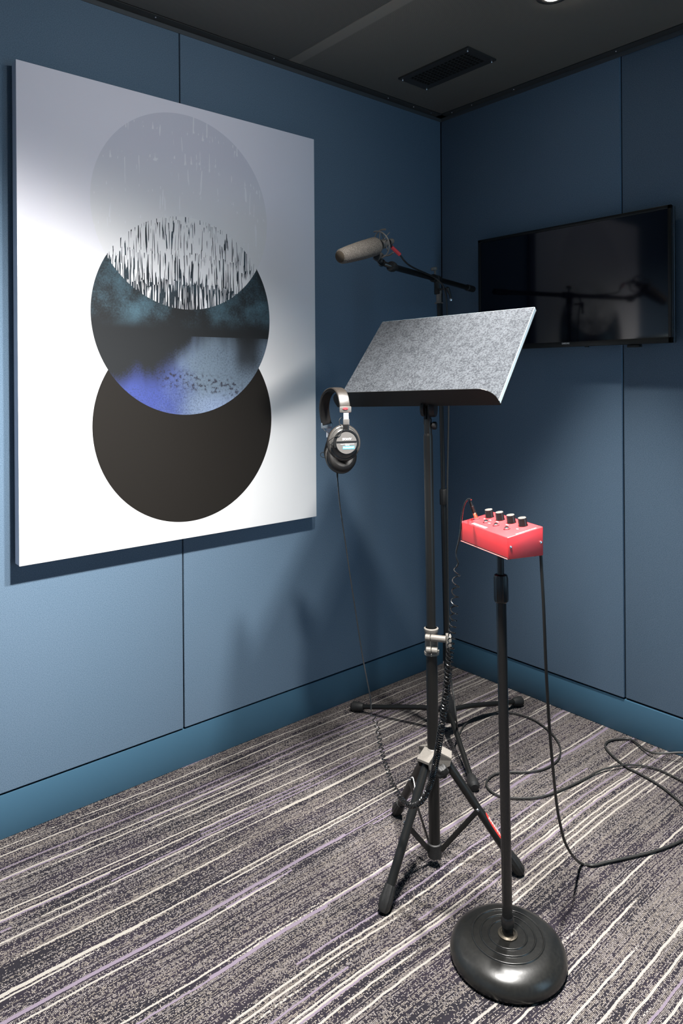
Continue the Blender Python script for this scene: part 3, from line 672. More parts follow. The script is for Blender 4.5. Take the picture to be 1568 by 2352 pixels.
# ---------------------------------------------------------------- microphone in its shock mount
TIP = Vector((-1.0698, -0.5555, 1.6413)); BK = Vector((-0.9091, -0.5351, 1.6933)); ma = (BK - TIP).normalized()
mic = thing('microphone', 'studio microphone under a grey foam windscreen on the boom arm end', 'microphone', BK)
Lf = (BK - TIP).length
prof = []
for k in range(11):
    a_ = pi / 2 * k / 10; prof.append((0.0225 * sin(a_), -0.012 + 0.017 * (1 - cos(a_))))
prof += [(0.0252, 0.035), (0.0280, 0.09), (0.0290, Lf - 0.015)]
for k in range(1, 8):
    a_ = pi / 2 * k / 7; prof.append((0.0190 + 0.010 * cos(a_), Lf - 0.015 + 0.018 * sin(a_)))
prof.append((0, Lf + 0.003))
fo = MB().lathe(TIP, ma, prof, 40).build('foam_windscreen', M['foam'], mic)
MB().lathe(TIP, ma, [(0, -0.0126)] + [(0.0185 * sin(pi / 2 * k / 6), -0.0126 + 0.0100 * (1 - cos(pi / 2 * k / 6))) for k in range(1, 7)], 28).build('foam_tip_shade', M['foam_shade'], fo)  # thin cap painted darker to stand for shading on the foam
MB().lathe(BK, ma, [(0, 0), (0.0105, 0), (0.0105, 0.062), (0.0095, 0.066), (0, 0.066)], 24).build('microphone_body', M['black_metal'], mic)
cn = BK + ma * 0.066
plug_d = (Vector((-0.7868, -0.5082, 1.6896)) - cn).normalized()
MB().cyl(cn - ma * 0.004, cn + ma * 0.018, 0.0092, n=20, b=0.001).build('connector', M['mount_grey'], mic)

smn = thing('shock_mount', 'round grey suspension shock mount holding the microphone on the boom', 'shock mount', F0)
mu = (UP - ma * UP.dot(ma)).normalized(); mr = ma.cross(mu)
for off, a_lo, a_hi in ((0.012, radians(80), radians(285)), (0.046, radians(-125), radians(108))):
    cc = BK + ma * off + mu * 0.002; pts = []
    for k in range(33):
        a_ = a_lo + (a_hi - a_lo) * k / 32; pts.append(cc + mu * (0.041 * sin(a_)) - mr * (0.041 * cos(a_)) * 1.0)
    MB().tube(pts, 0.0030, flat=(0.0034, 0.0018), up=None).build('suspension_ring', M['mount_grey'], smn)
    a2 = [radians(40), radians(140), radians(220), radians(320)]
cc = BK + ma * 0.030
sp_m = MB()
for a_ in (radians(35), radians(75), radians(130), radians(-10), radians(-55)):
    e = mu * sin(a_) - mr * cos(a_)
    sp_m.tube([cc + ma * 0.016 + e * 0.041, cc - ma * 0.004 + e * 0.014], 0.0014, 6)
for a_ in (radians(120), radians(160), radians(220)):
    e = mu * sin(a_) - mr * cos(a_)
    sp_m.tube([cc - ma * 0.018 + e * 0.041, cc + ma * 0.004 + e * 0.014], 0.0014, 6)
sp_m.build('elastic_cord', M['mount_grey'], smn)
MB().lathe(cc - ma * 0.012, ma, [(0.0108, 0), (0.0150, 0), (0.0150, 0.024), (0.0108, 0.024)], 20).build('inner_clamp', M['mount_grey'], smn)
for a_ in (radians(22), radians(0)):
    e = mu * sin(a_) - mr * cos(a_); p_ = BK + ma * 0.052 + e * 0.043
    MB().cyl(p_ - ma * 0.004, p_ + ma * 0.012, 0.0035, n=10, b=0.001).build('cord_hook', M['mount_grey'], smn)
low = Vector((-0.8911, -0.5242, 1.6644)); lo2 = Vector((-0.8630, -0.5088, 1.6503))
MB().box(low, 0.022, 0.020, 0.030, X=(RGT * 0.8 + UP * -0.6).normalized(), Y=FWD, b=0.004).box(low.lerp(lo2, 0.6), 0.016, 0.018, 0.02, X=RGT, Y=FWD, b=0.003).build('mount_foot', M['black_rubber'], smn)
el = Vector((-0.8619, -0.5097, 1.6489))
MB().lathe(el - FWD * 0.010, FWD, [(0, 0), (0.010, 0), (0.0115, 0.003), (0.0115, 0.018), (0.010, 0.021), (0, 0.021)], 20).cyl(el, F0 - bd * 0.004, 0.0085, n=16).build('swivel_joint', M['black_gloss'], smn)

def cable_mesh(pts, r, k=8, n=8): return MB().tube(smooth_path(pts, k), r, n)
# ---------------------------------------------------------------- microphone cable: sleeve, down the stand, loops on the carpet
mc_pts = [cn + ma * 0.016, (-0.8029, -0.4944, 1.7077), (-0.7862, -0.4956, 1.6983), (-0.7693, -0.4968, 1.6874), (-0.7502, -0.5000, 1.6679), (-0.7154, -0.4903, 1.6570), (-0.6590, -0.4728, 1.6502), (-0.6018, -0.4560, 1.6459), (-0.5376, -0.4385, 1.6387), (-0.5159, -0.4438, 1.6247), (-0.5041, -0.4540, 1.6032),
          (-0.4892, -0.4536, 1.5488), (-0.4834, -0.4520, 1.3941), (-0.4823, -0.4529, 1.1922), (-0.4849, -0.4506, 1.0215), (-0.4952, -0.4550, 0.8524), (-0.4952, -0.4550, 0.6204), (-0.5016, -0.4627, 0.3921), (-0.5113, -0.4807, 0.2312),
          (-0.5347, -0.5134, 0.1730), (-0.5517, -0.5383, 0.1124), (-0.4642, -0.4721, 0.0140), (-0.4314, -0.4544, 0.0060), (-0.3794, -0.4310, 0.0060), (-0.3155, -0.4236, 0.0060), (-0.2412, -0.4407, 0.0060), (-0.1780, -0.4842, 0.0060), (-0.1578, -0.5679, 0.0060), (-0.1834, -0.6527, 0.0060), (-0.2211, -0.7134, 0.0060), (-0.2695, -0.7602, 0.0060), (-0.3357, -0.7912, 0.0060), (-0.4102, -0.7940, 0.0060), (-0.4713, -0.7695, 0.0060), (-0.5147, -0.7333, 0.0060), (-0.5577, -0.7072, 0.0060), (-0.6119, -0.7132, 0.0060), (-0.6431, -0.7429, 0.0060), (-0.6477, -0.7898, 0.0060), (-0.6118, -0.8372, 0.0060), (-0.5552, -0.8759, 0.0060), (-0.4699, -0.8967, 0.0060), (-0.3698, -0.9114, 0.0070), (-0.2929, -0.9198, 0.0080), (-0.2400, -0.9434, 0.0120), (-0.1817, -0.9725, 0.0080), (-0.1432, -1.0268, 0.0060), (-0.1446, -1.0845, 0.0060), (-0.1504, -1.1393, 0.0060), (-0.1328, -1.2261, 0.0060), (-0.0868, -1.3079, 0.0060)]
mc = thing('microphone_cable', 'thin black microphone cable running down the boom stand and looping on carpet', 'cable', m_b)
cable_mesh(mc_pts, 0.0030).build('cable', M['cable'], mc)
s_a, s_b = Vector((-0.8029, -0.4944, 1.7077)), Vector((-0.7682, -0.4978, 1.6860))
MB().cyl(s_a, s_b, 0.0058, n=16, b=0.001).build('red_sleeve', M['red_sleeve'], mc)

# ---------------------------------------------------------------- round-base stand
rb = Vector((-1.1226, -1.1687, 0.0520)); rb.z = 0
rt = Vector((-1.1330, -1.1636, 0.8850))
rdir = (rt - Vector((rb.x, rb.y, 0.05))).normalized()
def onr(z): return Vector((rb.x, rb.y, 0.05)) + rdir * ((z - 0.05) / rdir.z)
rs = thing('round_base_stand', 'straight black microphone stand on a heavy domed round base in front', 'stand', rb)
pf = [(0, 0.0), (0.118, 0.0), (0.1245, 0.003), (0.1270, 0.010), (0.1262, 0.018), (0.1215, 0.029), (0.112, 0.038), (0.098, 0.0445), (0.086, 0.0472), (0.0800, 0.0478),
      (0.0790, 0.0502), (0.0776, 0.0507), (0.0762, 0.0502), (0.0752, 0.0482), (0.0615, 0.0490), (0.0605, 0.0512), (0.0592, 0.0517), (0.0578, 0.0512), (0.0568, 0.0494), (0.0435, 0.0500), (0.0425, 0.0522), (0.0412, 0.0527), (0.0398, 0.0522), (0.0388, 0.0502), (0.024, 0.0508), (0, 0.0508)]
MB().lathe(rb, UP, pf, 96).build('domed_base', M['cast_base'], rs, ang=50)
MB().lathe(rb + UP * 0.0500, UP, [(0.010, 0), (0.0215, 0.0), (0.0215, 0.004), (0.0165, 0.006), (0.0150, 0.0045), (0.010, 0.0045)], 36).build('base_collar', M['bronze'], rs)
MB().lathe(rb + UP * 0.048, UP, [(0, 0), (0.0118, 0), (0.0118, 0.022), (0.0138, 0.024), (0.0138, 0.040), (0.012, 0.044), (0, 0.044)], 20, warp=lambda t: 1 + 0.06 * (1 if (t % (pi / 2)) < pi / 4 else 0)).build('threaded_ferrule', M['black_gloss'], rs)
MB().cyl(onr(0.055), onr(0.80), 0.0112, n=28).build('lower_pole', M['black_gloss'], rs)
MB().cyl(onr(0.79), onr(0.9085), 0.0078, n=24).build('upper_pole', M['black_gloss'], rs)
MB().lathe(onr(0.788), rdir, [(0, 0), (0.0118, 0), (0.0148, 0.003), (0.0155, 0.008), (0.0155, 0.054), (0.0140, 0.061), (0.0095, 0.063), (0, 0.063)], 96, warp=lambda t: 1 + 0.035 * cos(12 * t)).build('height_clutch', M['black_gloss'], rs)

# ---------------------------------------------------------------- red headphone amplifier box on top of it
cam_p = Vector((-2.42341, -2.13482, 1.29)); kk = 0.955
def sc(p): return cam_p + (Vector(p) - cam_p) * kk
FRb = sc((-1.1472, -1.1940, 0.8905))
wdir = Vector((-0.317, -0.948, 0)).normalized(); ddir = Vector((0.948, -0.317, 0)).normalized()
BW, BD, HF, HB = 0.191 * kk, 0.094 * kk, 0.048 * kk, 0.064 * kk
FLb = FRb - wdir * BW
bxo = thing('headphone_amplifier', 'red metal sloped-top headphone amplifier box with four knobs on the stand', 'amplifier', FRb - wdir * BW / 2 + ddir * BD / 2)
def bp(s_, t_, h_=0.0):
    """point on the sloping top, s along the length, t front to back, h above it"""
    base = FLb + wdir * (BW * s_) + ddir * (BD * t_); nz = (UP * BD - ddir * (HB - HF)).normalized()
    return base + UP * (HF + (HB - HF) * t_) + nz * h_
topn = (UP * BD - ddir * (HB - HF)).normalized(); tdir = (ddir * BD + UP * (HB - HF)).normalized()
cas = bmesh.new()
vsb = [FLb, FRb, FRb + ddir * BD, FLb + ddir * BD, FLb + UP * HF, FRb + UP * HF, FRb + ddir * BD + UP * HB, FLb + ddir * BD + UP * HB]
# body shell
sh_ = MB()
bv = [cas.verts.new(p) for p in vsb]
for f_ in ((0, 1, 2, 3), (4, 7, 6, 5), (0, 4, 5, 1), (1, 5, 6, 2), (2, 6, 7, 3), (3, 7, 4, 0)): cas.faces.new([bv[i] for i in f_])
bmesh.ops.bevel(cas, geom=cas.edges[:], offset=0.0018, segments=3, affect='EDGES', profile=0.5)
cas.verts.index_update(); sh_.add([v.co.copy() for v in cas.verts], [[v.index for v in f.verts] for f in cas.faces]); cas.free()
sh_.build('casing', M['red'], bxo)
# base pan lip and left flange
MB().box((FLb + FRb) / 2 - ddir * 0.0008 + UP * 0.0012, BW - 0.001, 0.0016, 0.0012, X=wdir, Y=ddir, Z=UP).build('base_lip', mat('pale_red_edge', (0.85, 0.30, 0.28), 0.35), bxo, smooth=False)
MB().box((FLb + FRb) / 2 - ddir * 0.0002 + UP * 0.0032, BW - 0.001, 0.0010, 0.0014, X=wdir, Y=ddir, Z=UP).build('base_joint', M['black_gap'], bxo, smooth=False)
gp = FLb + wdir * 0.0045
MB().box(gp + UP * (HF / 2) - ddir * 0.0001, 0.0012, 0.001, HF - 0.006, X=wdir, Y=ddir, Z=UP).build('end_joint', M['black_gap'], bxo, smooth=False)
sd_ = FRb + wdir * 0.0002
for t_, h_ in ((0.08, HF * 0.56), (0.93, HF * 0.62)):
    MB().lathe(FRb + ddir * (BD * t_) + UP * h_, wdir, [(0.0030, 0), (0.0032, 0.0008), (0.0020, 0.0020), (0, 0.0023)], 14).build('screw', M['screw'], bxo)
for i, (s_, t_) in enumerate(((0.15, 0.67), (0.36, 0.70), (0.57, 0.73), (0.78, 0.76))):
    p_ = bp(s_, t_)
    kb = MB().lathe(p_, topn, [(0, 0), (0.0105, 0), (0.0105, 0.0012), (0.0096, 0.0025), (0.0092, 0.0160), (0.0085, 0.0172), (0, 0.0172)], 36).build('volume_knob', mat('dark_glossy_knob', (0.012, 0.009, 0.009), 0.22), bxo)
    MB().lathe(p_ + topn * 0.0172, topn, [(0, 0.0), (0.0088, 0.0), (0.0086, 0.0006), (0, 0.0008)], 28).cyl(p_ + topn * 0.0178 + tdir * 0.001, p_ + topn * 0.0184 + tdir * 0.0075, 0.0007, n=6).build('knob_cap', mat('brushed_knob_cap', (0.45, 0.43, 0.40), 0.35, 0.8), kb)
for i, s_ in enumerate((0.09, 0.31, 0.52, 0.74)):
    p_ = bp(s_, 0.35)
    jk = MB().lathe(p_, topn, [(0, 0), (0.0078, 0), (0.0078, 0.0010), (0.0066, 0.0012)], 28).lathe(p_ + topn * 0.001, topn, [(0.0062, 0), (0.0062, 0.0030), (0.0045, 0.0034), (0.0036, 0.0050), (0.0030, 0.0050)], 6).build('headphone_jack', M['screw'], bxo, ang=25)
    MB().lathe(p_ + topn * 0.0041, topn, [(0, 0), (0.0031, 0), (0.0031, 0.0006), (0, 0.0006)], 16).build('jack_hole', M['black_gap'], jk)
for (s_, t_, ls, lt) in ((0.345, 0.10, 0.30, 0.075), (0.27, 0.52, 0.03, 0.02), (0.40, 0.55, 0.05, 0.02), (0.60, 0.56, 0.05, 0.02), (0.83, 0.52, 0.03, 0.03), (0.36, 0.36, 0.05, 0.02), (0.16, 0.5, 0.02, 0.03)):
    c0 = bp(s_, t_, 0.00015); MB().box(c0, BW * ls, BD * lt, 0.0002, X=wdir, Y=tdir, Z=topn).build('printed_mark', M['white_print'], bxo, smooth=False)
for k in range(7):
    c0 = bp(0.972, 0.30 + 0.085 * k, 0.00015); MB().box(c0, 0.0022, 0.0055, 0.0002, X=wdir, Y=tdir, Z=topn).build('printed_mark', M['white_print'], bxo, smooth=False)
for (s_, t_) in ((0.08, 0.15), (0.92, 0.15), (0.08, 0.85), (0.92, 0.85)):
    p_ = FLb + wdir * (BW * s_) + ddir * (BD * t_)
    MB().cyl(p_ - UP * 0.003, p_ + UP * 0.0005, 0.005, n=14).build('rubber_foot', M['black_rubber'], bxo)
pole_mid = onr(0.905)
MB().box(pole_mid + UP * ((FRb.z - 0.905) / 2 - 0.001), 0.045, 0.045, 0.0025, X=wdir, Y=ddir, Z=UP).build('mounting_plate', M['black_metal'], rs, smooth=False)

# thick output cable hanging from the back of the box and looping over the carpet
oc0 = FRb + ddir * (BD * 0.97) - wdir * 0.006 + UP * 0.008
oc = [(-1.1199, -1.2576, 0.9166), (-1.1192, -1.2583, 0.9055), (-1.1183, -1.2590, 0.8814), (-1.1133, -1.2594, 0.8157), (-1.1046, -1.2563, 0.7480), (-1.0898, -1.2492, 0.6674), (-1.0699, -1.2399, 0.5831), (-1.0449, -1.2284, 0.4943), (-1.0095, -1.2126, 0.3975), (-0.9644, -1.1920, 0.2914), (-0.9272, -1.1778, 0.2185), (-0.8925, -1.1680, 0.1574),
      (-0.8527, -1.1625, 0.1056), (-0.7373, -1.1169, 0.0090), (-0.7172, -1.1389, 0.0060), (-0.6756, -1.1585, 0.0060), (-0.6154, -1.1870, 0.0060), (-0.5381, -1.2203, 0.0060), (-0.4607, -1.2434, 0.0060), (-0.4069, -1.2502, 0.0060), (-0.3449, -1.2399, 0.0060), (-0.3056, -1.2129, 0.0060), (-0.2640, -1.1597, 0.0060), (-0.2267, -1.0817, 0.0060), (-0.2109, -1.0098, 0.0060),
      (-0.2047, -0.9621, 0.0060), (-0.1754, -0.9002, 0.0060), (-0.1401, -0.8532, 0.0060), (-0.0967, -0.8402, 0.0060), (-0.0532, -0.8571, 0.0060), (-0.0299, -0.8932, 0.0080), (-0.075, -0.985, 0.016), (-0.030, -1.075, 0.036), (-0.012, -1.16, 0.042), (-0.010, -1.30, 0.035), (-0.03, -1.5, 0.010)]
oco = tag(cable_mesh(oc, 0.0034).build('output_cable', M['cable'], origin=Vector((-0.7092, -1.1342, 0.0000))), 'black cable dropping from the red box to a wide loop on the carpet', 'cable')

# ---------------------------------------------------------------- headphones hooked over the desk corner
hpc = Vector((-1.1704, -0.6800, 1.1121)); hpr = Vector((-1.0875, -0.5667, 1.0587))
hp = thing('headphones', 'black over-ear studio headphones hanging from the left corner of the desk', 'headphones', hpr)
band = [(-1.1108, -0.5336, 1.1522), (-1.1143, -0.5306, 1.1762), (-1.1190, -0.5332, 1.2017), (-1.1231, -0.5429, 1.2248), (-1.1270, -0.5593, 1.2428), (-1.1335, -0.5865, 1.2539), (-1.1435, -0.6175, 1.2570), (-1.1514, -0.6436, 1.2509), (-1.1561, -0.6593, 1.2381), (-1.1599, -0.6693, 1.2207), (-1.1613, -0.6747, 1.2044)]
bp_ = smooth_path(band, 6)
wdt = (RGT * 0.95 + FWD * 0.22 + UP * 0.0).normalized()
def strap(pts, hw, ht, inner=0.0):
    mbs = MB(); vs = []; fs = []; N = len(pts)
    cmid = (pts[0] + pts[-1]) / 2
    for i, p in enumerate(pts):
        t = (pts[min(i + 1, N - 1)] - pts[max(i - 1, 0)]).normalized()
        wd = (wdt - t * wdt.dot(t)).normalized(); nn = t.cross(wd).normalized()
        if nn.dot(p - cmid) < 0: nn = -nn
        pc_ = p + nn * inner
        for (a_, b_) in ((1, 0.2), (0.9, 1), (0.3, 1.25), (-0.3, 1.25), (-0.9, 1), (-1, 0.2), (-0.9, -1), (0.9, -1)): vs.append(pc_ + wd * (hw * a_) + nn * (ht * b_))
    for i in range(N - 1):
        for k in range(8): fs.append((i * 8 + k, i * 8 + (k + 1) % 8, (i + 1) * 8 + (k + 1) % 8, (i + 1) * 8 + k))
    fs.append(tuple(range(8))); fs.append(tuple((N - 1) * 8 + k for k in range(8)))
    return mbs.add(vs, fs)
hb_ = strap(bp_, 0.0150, 0.0028).build('headband', M['leather'], hp)
strap(bp_, 0.0135, 0.0016, inner=-0.0040).build('inner_padding', M['leather_in'], hb_)
st_m = MB()
for sgn in (-1, 1):
    pts = bp_[4:-1]; N = len(pts); cmid = (bp_[0] + bp_[-1]) / 2
    for i in range(0, N - 1):
        for hfrac in (0.15, 0.65):
            p = pts[i].lerp(pts[i + 1], hfrac); q2 = pts[i].lerp(pts[i + 1], hfrac + 0.22)
            t = (pts[i + 1] - pts[i]).normalized(); wd = (wdt - t * wdt.dot(t)).normalized(); nn = t.cross(wd).normalized()
            if nn.dot(p - cmid) < 0: nn = -nn
            o2 = wd * (0.0128 * sgn) + nn * 0.0031
            st_m.tube([p + o2, q2 + o2], 0.0003, 4)
st_m.build('stitching', M['leather_in'], hb_)['kind'] = 'stuff'
e_out = -FWD
near_b = Vector((-1.1641, -0.6789, 1.2011)); rear_b = Vector((-1.1108, -0.5336, 1.1484))
MB().box(near_b, 0.0335, 0.0085, 0.0175, X=wdt, Y=FWD, b=0.0028).build('band_end_cap', M['hp_disc'], hp)
MB().prism([near_b - FWD * 0.0044 - wdt.cross(UP) * 0.0 + RGT * (0.0072 * cos(2 * pi * k / 24)) + UP * (0.003 + 0.0030 * sin(2 * pi * k / 24)) + FWD * (-0.0006 + 0.0017 * cos(2 * pi * k / 24)) for k in range(24)], -FWD * 0.0008).build('red_emblem', M['red_sleeve'], hp)
MB().box(rear_b, 0.0340, 0.0085, 0.0170, X=wdt, Y=FWD, b=0.0020).build('band_end_cap', mat('grey_band_cap', (0.22, 0.26, 0.30), 0.3, 0.3), hp)
# slider and yoke, front cup
sa, sb, sc_, sd2 = Vector((-1.1631, -0.6797, 1.1917)), Vector((-1.1645, -0.6824, 1.1754)), Vector((-1.1671, -0.6855, 1.1592)), Vector((-1.1764, -0.6947, 1.1414))
MB().box((sa + sb) / 2, 0.0140, 0.0018, 0.022, X=wdt, Y=FWD).build('slider', M['bright_steel'], hp)
MB().box((sb + sc_) / 2, 0.0175, 0.006, 0.0175, X=wdt, Y=FWD, b=0.001).build('slider_sleeve', M['hp_disc'], hp)
MB().box(sb - FWD * 0.0032 - UP * 0.003, 0.0172, 0.0006, 0.0022, X=wdt, Y=FWD).build('red_stripe', M['red_sleeve'], hp)
N1 = (RGT * 0.32 - FWD * 0.93 + UP * 0.06).normalized()
u1 = (UP - N1 * UP.dot(N1)).normalized(); r1 = u1.cross(N1)
if r1.dot(RGT) < 0: r1 = -r1
MB().box((sc_ + sd2) / 2, 0.0165, 0.006, 0.024, X=wdt, Y=FWD, b=0.0015).build('yoke_stem', M['black_gloss'], hp)
yk = []
for k in range(33):
    a_ = radians(200 - 220 * k / 32); yk.append(hpc + N1 * 0.0165 + u1 * (0.0335 * sin(a_)) + r1 * (0.0335 * cos(a_)))
MB().tube(yk, 0.003, flat=(0.0026, 0.0030), up=N1).build('yoke', M['black_gloss'], hp)
def cup(c, N, u, r, front):
    # outer shell, leather pad, inner mesh
    sh_ = MB().lathe(c, N, [(0.0440, -0.006), (0.0465, -0.004), (0.0470, 0.0), (0.0452, 0.0030), (0.0425, 0.0042), (0.0405, 0.0036), (0.0375, 0.0075), (0.0310, 0.0115), (0, 0.0120)], 48, ref=u, warp=lambda t: 1 + 0.03 * cos(2 * t)).build('ear_cup', M['hp_grey'], hp)
    MB().tube([c + N * 0.0005 + (u * cos(2 * pi * k / 48) * 1.035 + r * sin(2 * pi * k / 48) * 0.965) * 0.0462 for k in range(48)], 0.0018, 8, closed=True).build('cup_rim', M['leather'], sh_)
    pd = []
    for k in range(17):
        a_ = -pi * 0.5 + 2 * pi * k / 16 * 0.999
        pd.append((0.0325 + 0.0135 * cos(a_), -0.0145 + 0.0105 * sin(a_)))
    MB().lathe(c, N, pd, 44, ref=u, warp=lambda t: 1 + 0.03 * cos(2 * t)).build('ear_cushion', M['leather_in'], sh_)
    MB().lathe(c - N * 0.009, N, [(0, 0), (0.024, 0), (0.024, 0.002), (0, 0.002)], 28).build('speaker_mesh', M['black_gap'], sh_)
    return sh_
c1_ = cup(hpc, N1, u1, r1, True)
bd_ = MB().lathe(hpc + N1 * 0.010, N1, [(0, 0), (0.0312, 0), (0.0318, 0.003), (0.0312, 0.0085), (0, 0.0092)], 44, ref=u1).build('cup_disc', M['black_gloss'], hp)
pl0 = hpc + N1 * 0.0193
MB().lathe(pl0, N1, [(0, 0), (0.0292, 0), (0.0290, 0.0006), (0, 0.0008)], 44, ref=u1).build('badge_plate', M['hp_disc'], bd_)
MB().box(pl0 + N1 * 0.0009 + u1 * 0.0025, 0.0570, 0.0045, 0.0006, X=r1, Y=u1, Z=N1).build('badge_bar', M['black_gloss'], bd_)
text_mesh('badge_lettering', 'SONY', 0.0078, pl0 + N1 * 0.0012 + u1 * 0.0098 + r1 * 0.001, r1, u1, M['white_print'], bd_, bold=0.0002, sx=1.25)
text_mesh('badge_lettering', 'DYNAMIC STEREO HEADPHONES\nMDR-7506', 0.0026, pl0 + N1 * 0.0012 - u1 * 0.0050 + r1 * 0.002, r1, u1, M['white_print'], bd_)
MB().box(pl0 + N1 * 0.0009 - u1 * 0.0125 + r1 * 0.0055, 0.033, 0.0080, 0.0005, X=r1, Y=u1, Z=N1).build('badge_label', M['blue_label'], bd_)
text_mesh('badge_lettering', 'Professional', 0.0060, pl0 + N1 * 0.0014 - u1 * 0.0125 + r1 * 0.0045, r1, u1, M['white_print'], bd_)
MB().box(hpc + N1 * 0.012 - r1 * 0.036 - u1 * 0.008, 0.008, 0.010, 0.006, X=r1, Y=u1, Z=N1, b=0.001).build('yoke_pivot', M['black_gloss'], hp)
MB().box(hpc + N1 * 0.012 + r1 * 0.034 - u1 * 0.004, 0.006, 0.010, 0.006, X=r1, Y=u1, Z=N1, b=0.001).build('yoke_pivot', M['black_gloss'], hp)
# rear cup, inside of its pad facing the camera
N2 = (RGT * -0.30 + FWD * 0.90 - UP * 0.30).normalized(); u2 = (UP - N2 * UP.dot(N2)).normalized(); r2 = u2.cross(N2)
c2_ = cup(hpr, N2, u2, r2, False)
MB().lathe(hpr + N2 * 0.010, N2, [(0, 0), (0.0312, 0), (0.0318, 0.003), (0.0312, 0.0085), (0, 0.0092)], 36).build('cup_disc', M['black_gloss'], hp)
ra, rb2 = Vector((-1.1051, -0.5319, 1.1380)), Vector((-1.0990, -0.5306, 1.1186))
MB().box((ra + rb2) / 2, 0.0130, 0.0018, 0.030, X=wdt, Y=FWD).build('slider', M['bright_steel'], hp)
MB().tube(smooth_path([rb2 - UP * 0.004, (-1.0976, -0.5251, 1.1028), (-1.0983, -0.5180, 1.0858), (-1.1011, -0.5156, 1.0691), (-1.1022, -0.5212, 1.0518)], 5), 0.004, flat=(0.005, 0.0028), up=FWD).build('yoke', M['black_gloss'], hp)
for pts in ([(-1.1652, -0.6714, 1.1807), (-1.1738, -0.6706, 1.1786), (-1.1801, -0.6717, 1.1718), (-1.1800, -0.6744, 1.1626), (-1.1816, -0.6836, 1.1550)],
            [(-1.1849, -0.6874, 1.1542), (-1.1922, -0.6943, 1.1433), (-1.2002, -0.6914, 1.1342), (-1.2090, -0.6839, 1.1295), (-1.2149, -0.6748, 1.1222), (-1.2148, -0.6683, 1.1171), (-1.2108, -0.6718, 1.1079)],
            [(-1.1221, -0.5306, 1.1411), (-1.1213, -0.5378, 1.1340), (-1.1137, -0.5443, 1.1278), (-1.1060, -0.5509, 1.1228)],
            [(-1.1127, -0.5320, 1.0573), (-1.1257, -0.5340, 1.0571), (-1.1310, -0.5295, 1.0621), (-1.1306, -0.5299, 1.0684), (-1.1258, -0.5339, 1.0722), (-1.1137, -0.5311, 1.0674)]):
    MB().tube(smooth_path(pts, 5), 0.0009, 6).build('ear_wire', M['cable'], hp)
# straight lead, coiled section, plug
lead = [(-1.0949, -0.5604, 1.0159), (-1.0976, -0.5647, 1.0015), (-1.1036, -0.5793, 0.9388), (-1.1116, -0.5988, 0.8892), (-1.1167, -0.6207, 0.8199), (-1.1323, -0.6600, 0.7275), (-1.1408, -0.6922, 0.6360), (-1.1506, -0.7233, 0.5545), (-1.1625, -0.7526, 0.5056), (-1.1698, -0.7727, 0.4711), (-1.1734, -0.7827, 0.4474), (-1.1801, -0.7902, 0.4330)]
cbl = MB().tube(smooth_path(lead, 6), 0.0017, 8).build('cable', M['coil'], hp)
MB().cyl(lead[0], Vector(lead[0]) - UP * 0.0 + (Vector(lead[1]) - Vector(lead[0])) * 1.2, 0.0030, 0.0022, n=12).build('strain_relief', M['cable'], hp)
coilp = [(-1.1788, -0.7913, 0.4263), (-1.1770, -0.7994, 0.4131), (-1.1761, -0.8067, 0.3977), (-1.1795, -0.8170, 0.3783), (-1.1829, -0.8273, 0.3559), (-1.1855, -0.8382, 0.3392), (-1.1865, -0.8505, 0.3196), (-1.1884, -0.8621, 0.3034), (-1.1904, -0.8735, 0.2886), (-1.1900, -0.8870, 0.2751), (-1.1924, -0.9047, 0.2659), (-1.1966, -0.9209, 0.2632), (-1.2001, -0.9376, 0.2649), (-1.2015, -0.9562, 0.2709),
         (-1.2030, -0.9746, 0.2842), (-1.2018, -0.9888, 0.3004), (-1.2023, -1.0015, 0.3216), (-1.2029, -1.0142, 0.3486), (-1.2044, -1.0260, 0.3814), (-1.2068, -1.0372, 0.4178), (-1.2099, -1.0477, 0.4558), (-1.2132, -1.0581, 0.4973), (-1.2126, -1.0651, 0.5340), (-1.2129, -1.0714, 0.5705), (-1.2139, -1.0772, 0.6068), (-1.2142, -1.0835, 0.6477), (-1.2153, -1.0891, 0.6865), (-1.2164, -1.0948, 0.7240), (-1.2175, -1.1004, 0.7614), (-1.2193, -1.1054, 0.7946), (-1.2219, -1.1098, 0.8239), (-1.2229, -1.1129, 0.8495), (-1.2224, -1.1160, 0.8739)]
cp = smooth_path(coilp, 10)
# arc length and turn pitch along it
S = [0.0]
for i in range(1, len(cp)): S.append(S[-1] + (cp[i] - cp[i - 1]).length)
def at(s_):
    import bisect
    i = min(max(bisect.bisect_right(S, s_) - 1, 0), len(S) - 2); f_ = (s_ - S[i]) / max(S[i + 1] - S[i], 1e-9)
    return cp[i].lerp(cp[i + 1], f_), (cp[i + 1] - cp[i]).normalized()
Ltot = S[-1]
def pitch(u_):
    tab = ((0.0, 0.015), (0.06, 0.013), (0.11, 0.0085), (0.2, 0.0075), (0.30, 0.0058), (0.36, 0.0045), (0.44, 0.0045), (0.55, 0.0066), (0.68, 0.0086), (0.78, 0.0105), (0.87, 0.016), (0.94, 0.025), (1.0, 0.027))
    for k in range(len(tab) - 1):
        if u_ <= tab[k + 1][0]:
            f_ = (u_ - tab[k][0]) / (tab[k + 1][0] - tab[k][0]); return tab[k][1] * (1 - f_) + tab[k + 1][1] * f_
    return tab[-1][1]
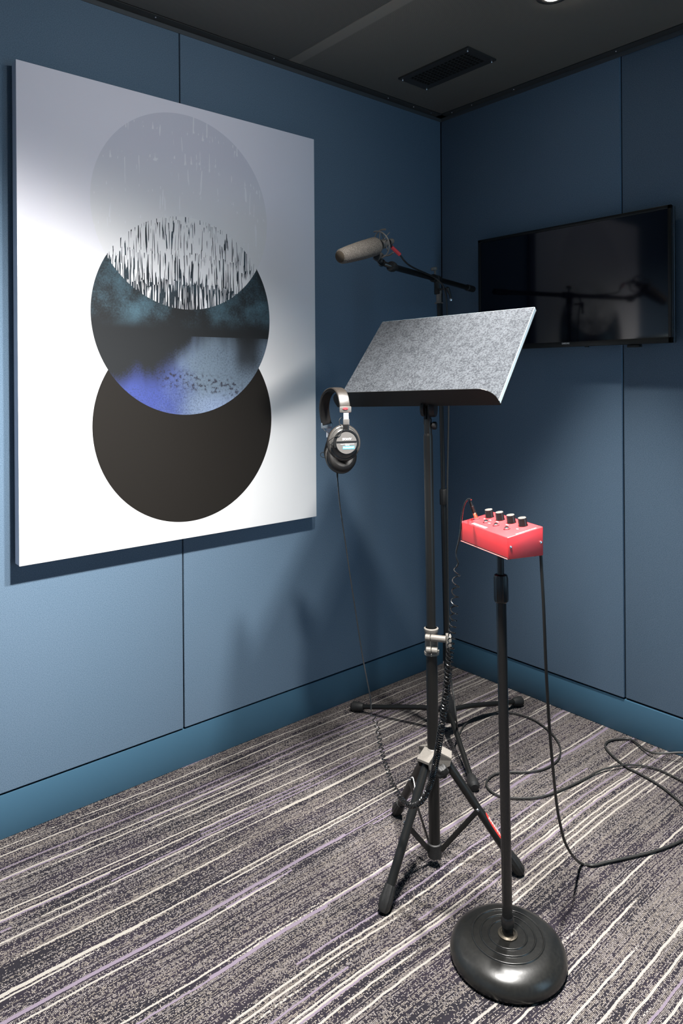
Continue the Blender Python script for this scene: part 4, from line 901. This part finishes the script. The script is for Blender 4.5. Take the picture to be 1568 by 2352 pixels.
def crad(u_):
    if u_ < 0.33: return 0.0054
    if u_ < 0.42: return 0.0054 + (u_ - 0.33) / 0.09 * 0.0012
    if u_ < 0.9: return 0.0066 + (u_ - 0.42) / 0.48 * 0.0012
    return 0.0078
ph = 0.0; s_ = 0.0; pts = []; ds = 1.0 / 15
nref = Vector((0, 0, 1))
fr0 = None
while s_ < Ltot:
    u_ = s_ / Ltot; p_, t_ = at(s_)
    if fr0 is None: fr0 = (FWD - t_ * FWD.dot(t_)).normalized()
    fr0 = (fr0 - t_ * fr0.dot(t_)).normalized(); bb_ = t_.cross(fr0)
    R_ = crad(u_) * min(1.0, s_ / 0.01 + 0.2, (Ltot - s_) / 0.01 + 0.2)
    pts.append(p_ + fr0 * (R_ * cos(ph)) + bb_ * (R_ * sin(ph)))
    ph -= 2 * pi * ds; s_ += pitch(u_) * ds
coil = MB().tube(pts, 0.0014, 6).build('coiled_cable', M['coil'], hp)
jk0 = bp(0.09, 0.35, 0.004); pdn = (topn * 0.97 - RGT * 0.22).normalized()
j0 = jk0 + pdn * 0.036
tail = [pts[-1], (-1.2210, -1.1172, 0.8824), (-1.2239, -1.1147, 0.8938), (-1.2240, -1.1146, 0.9071), (-1.2228, -1.1196, 0.9269), (-1.2209, -1.1239, 0.9501), (-1.2211, -1.1263, 0.9704), (-1.2214, -1.1300, 0.9928), (-1.2194, -1.1343, 1.0120), (-1.2145, -1.1398, 1.0226), (-1.2104, -1.1460, 1.0230)]
tail.append(j0 + pdn * 0.006); tail.append(j0)
MB().tube(smooth_path(tail, 6), 0.0019, 8).build('cable', M['coil'], hp)
plg = MB().lathe(jk0 + pdn * 0.012, pdn, [(0, 0), (0.0046, 0), (0.0044, 0.014), (0.0048, 0.0145), (0.0048, 0.0165), (0.0040, 0.017), (0.0034, 0.026), (0, 0.0265)], 20).build('plug', M['black_gloss'], hp)
MB().cyl(jk0 - pdn * 0.001, jk0 + pdn * 0.0125, 0.0047, n=20, b=0.0006).build('plug_collar', M['gold'], plg)
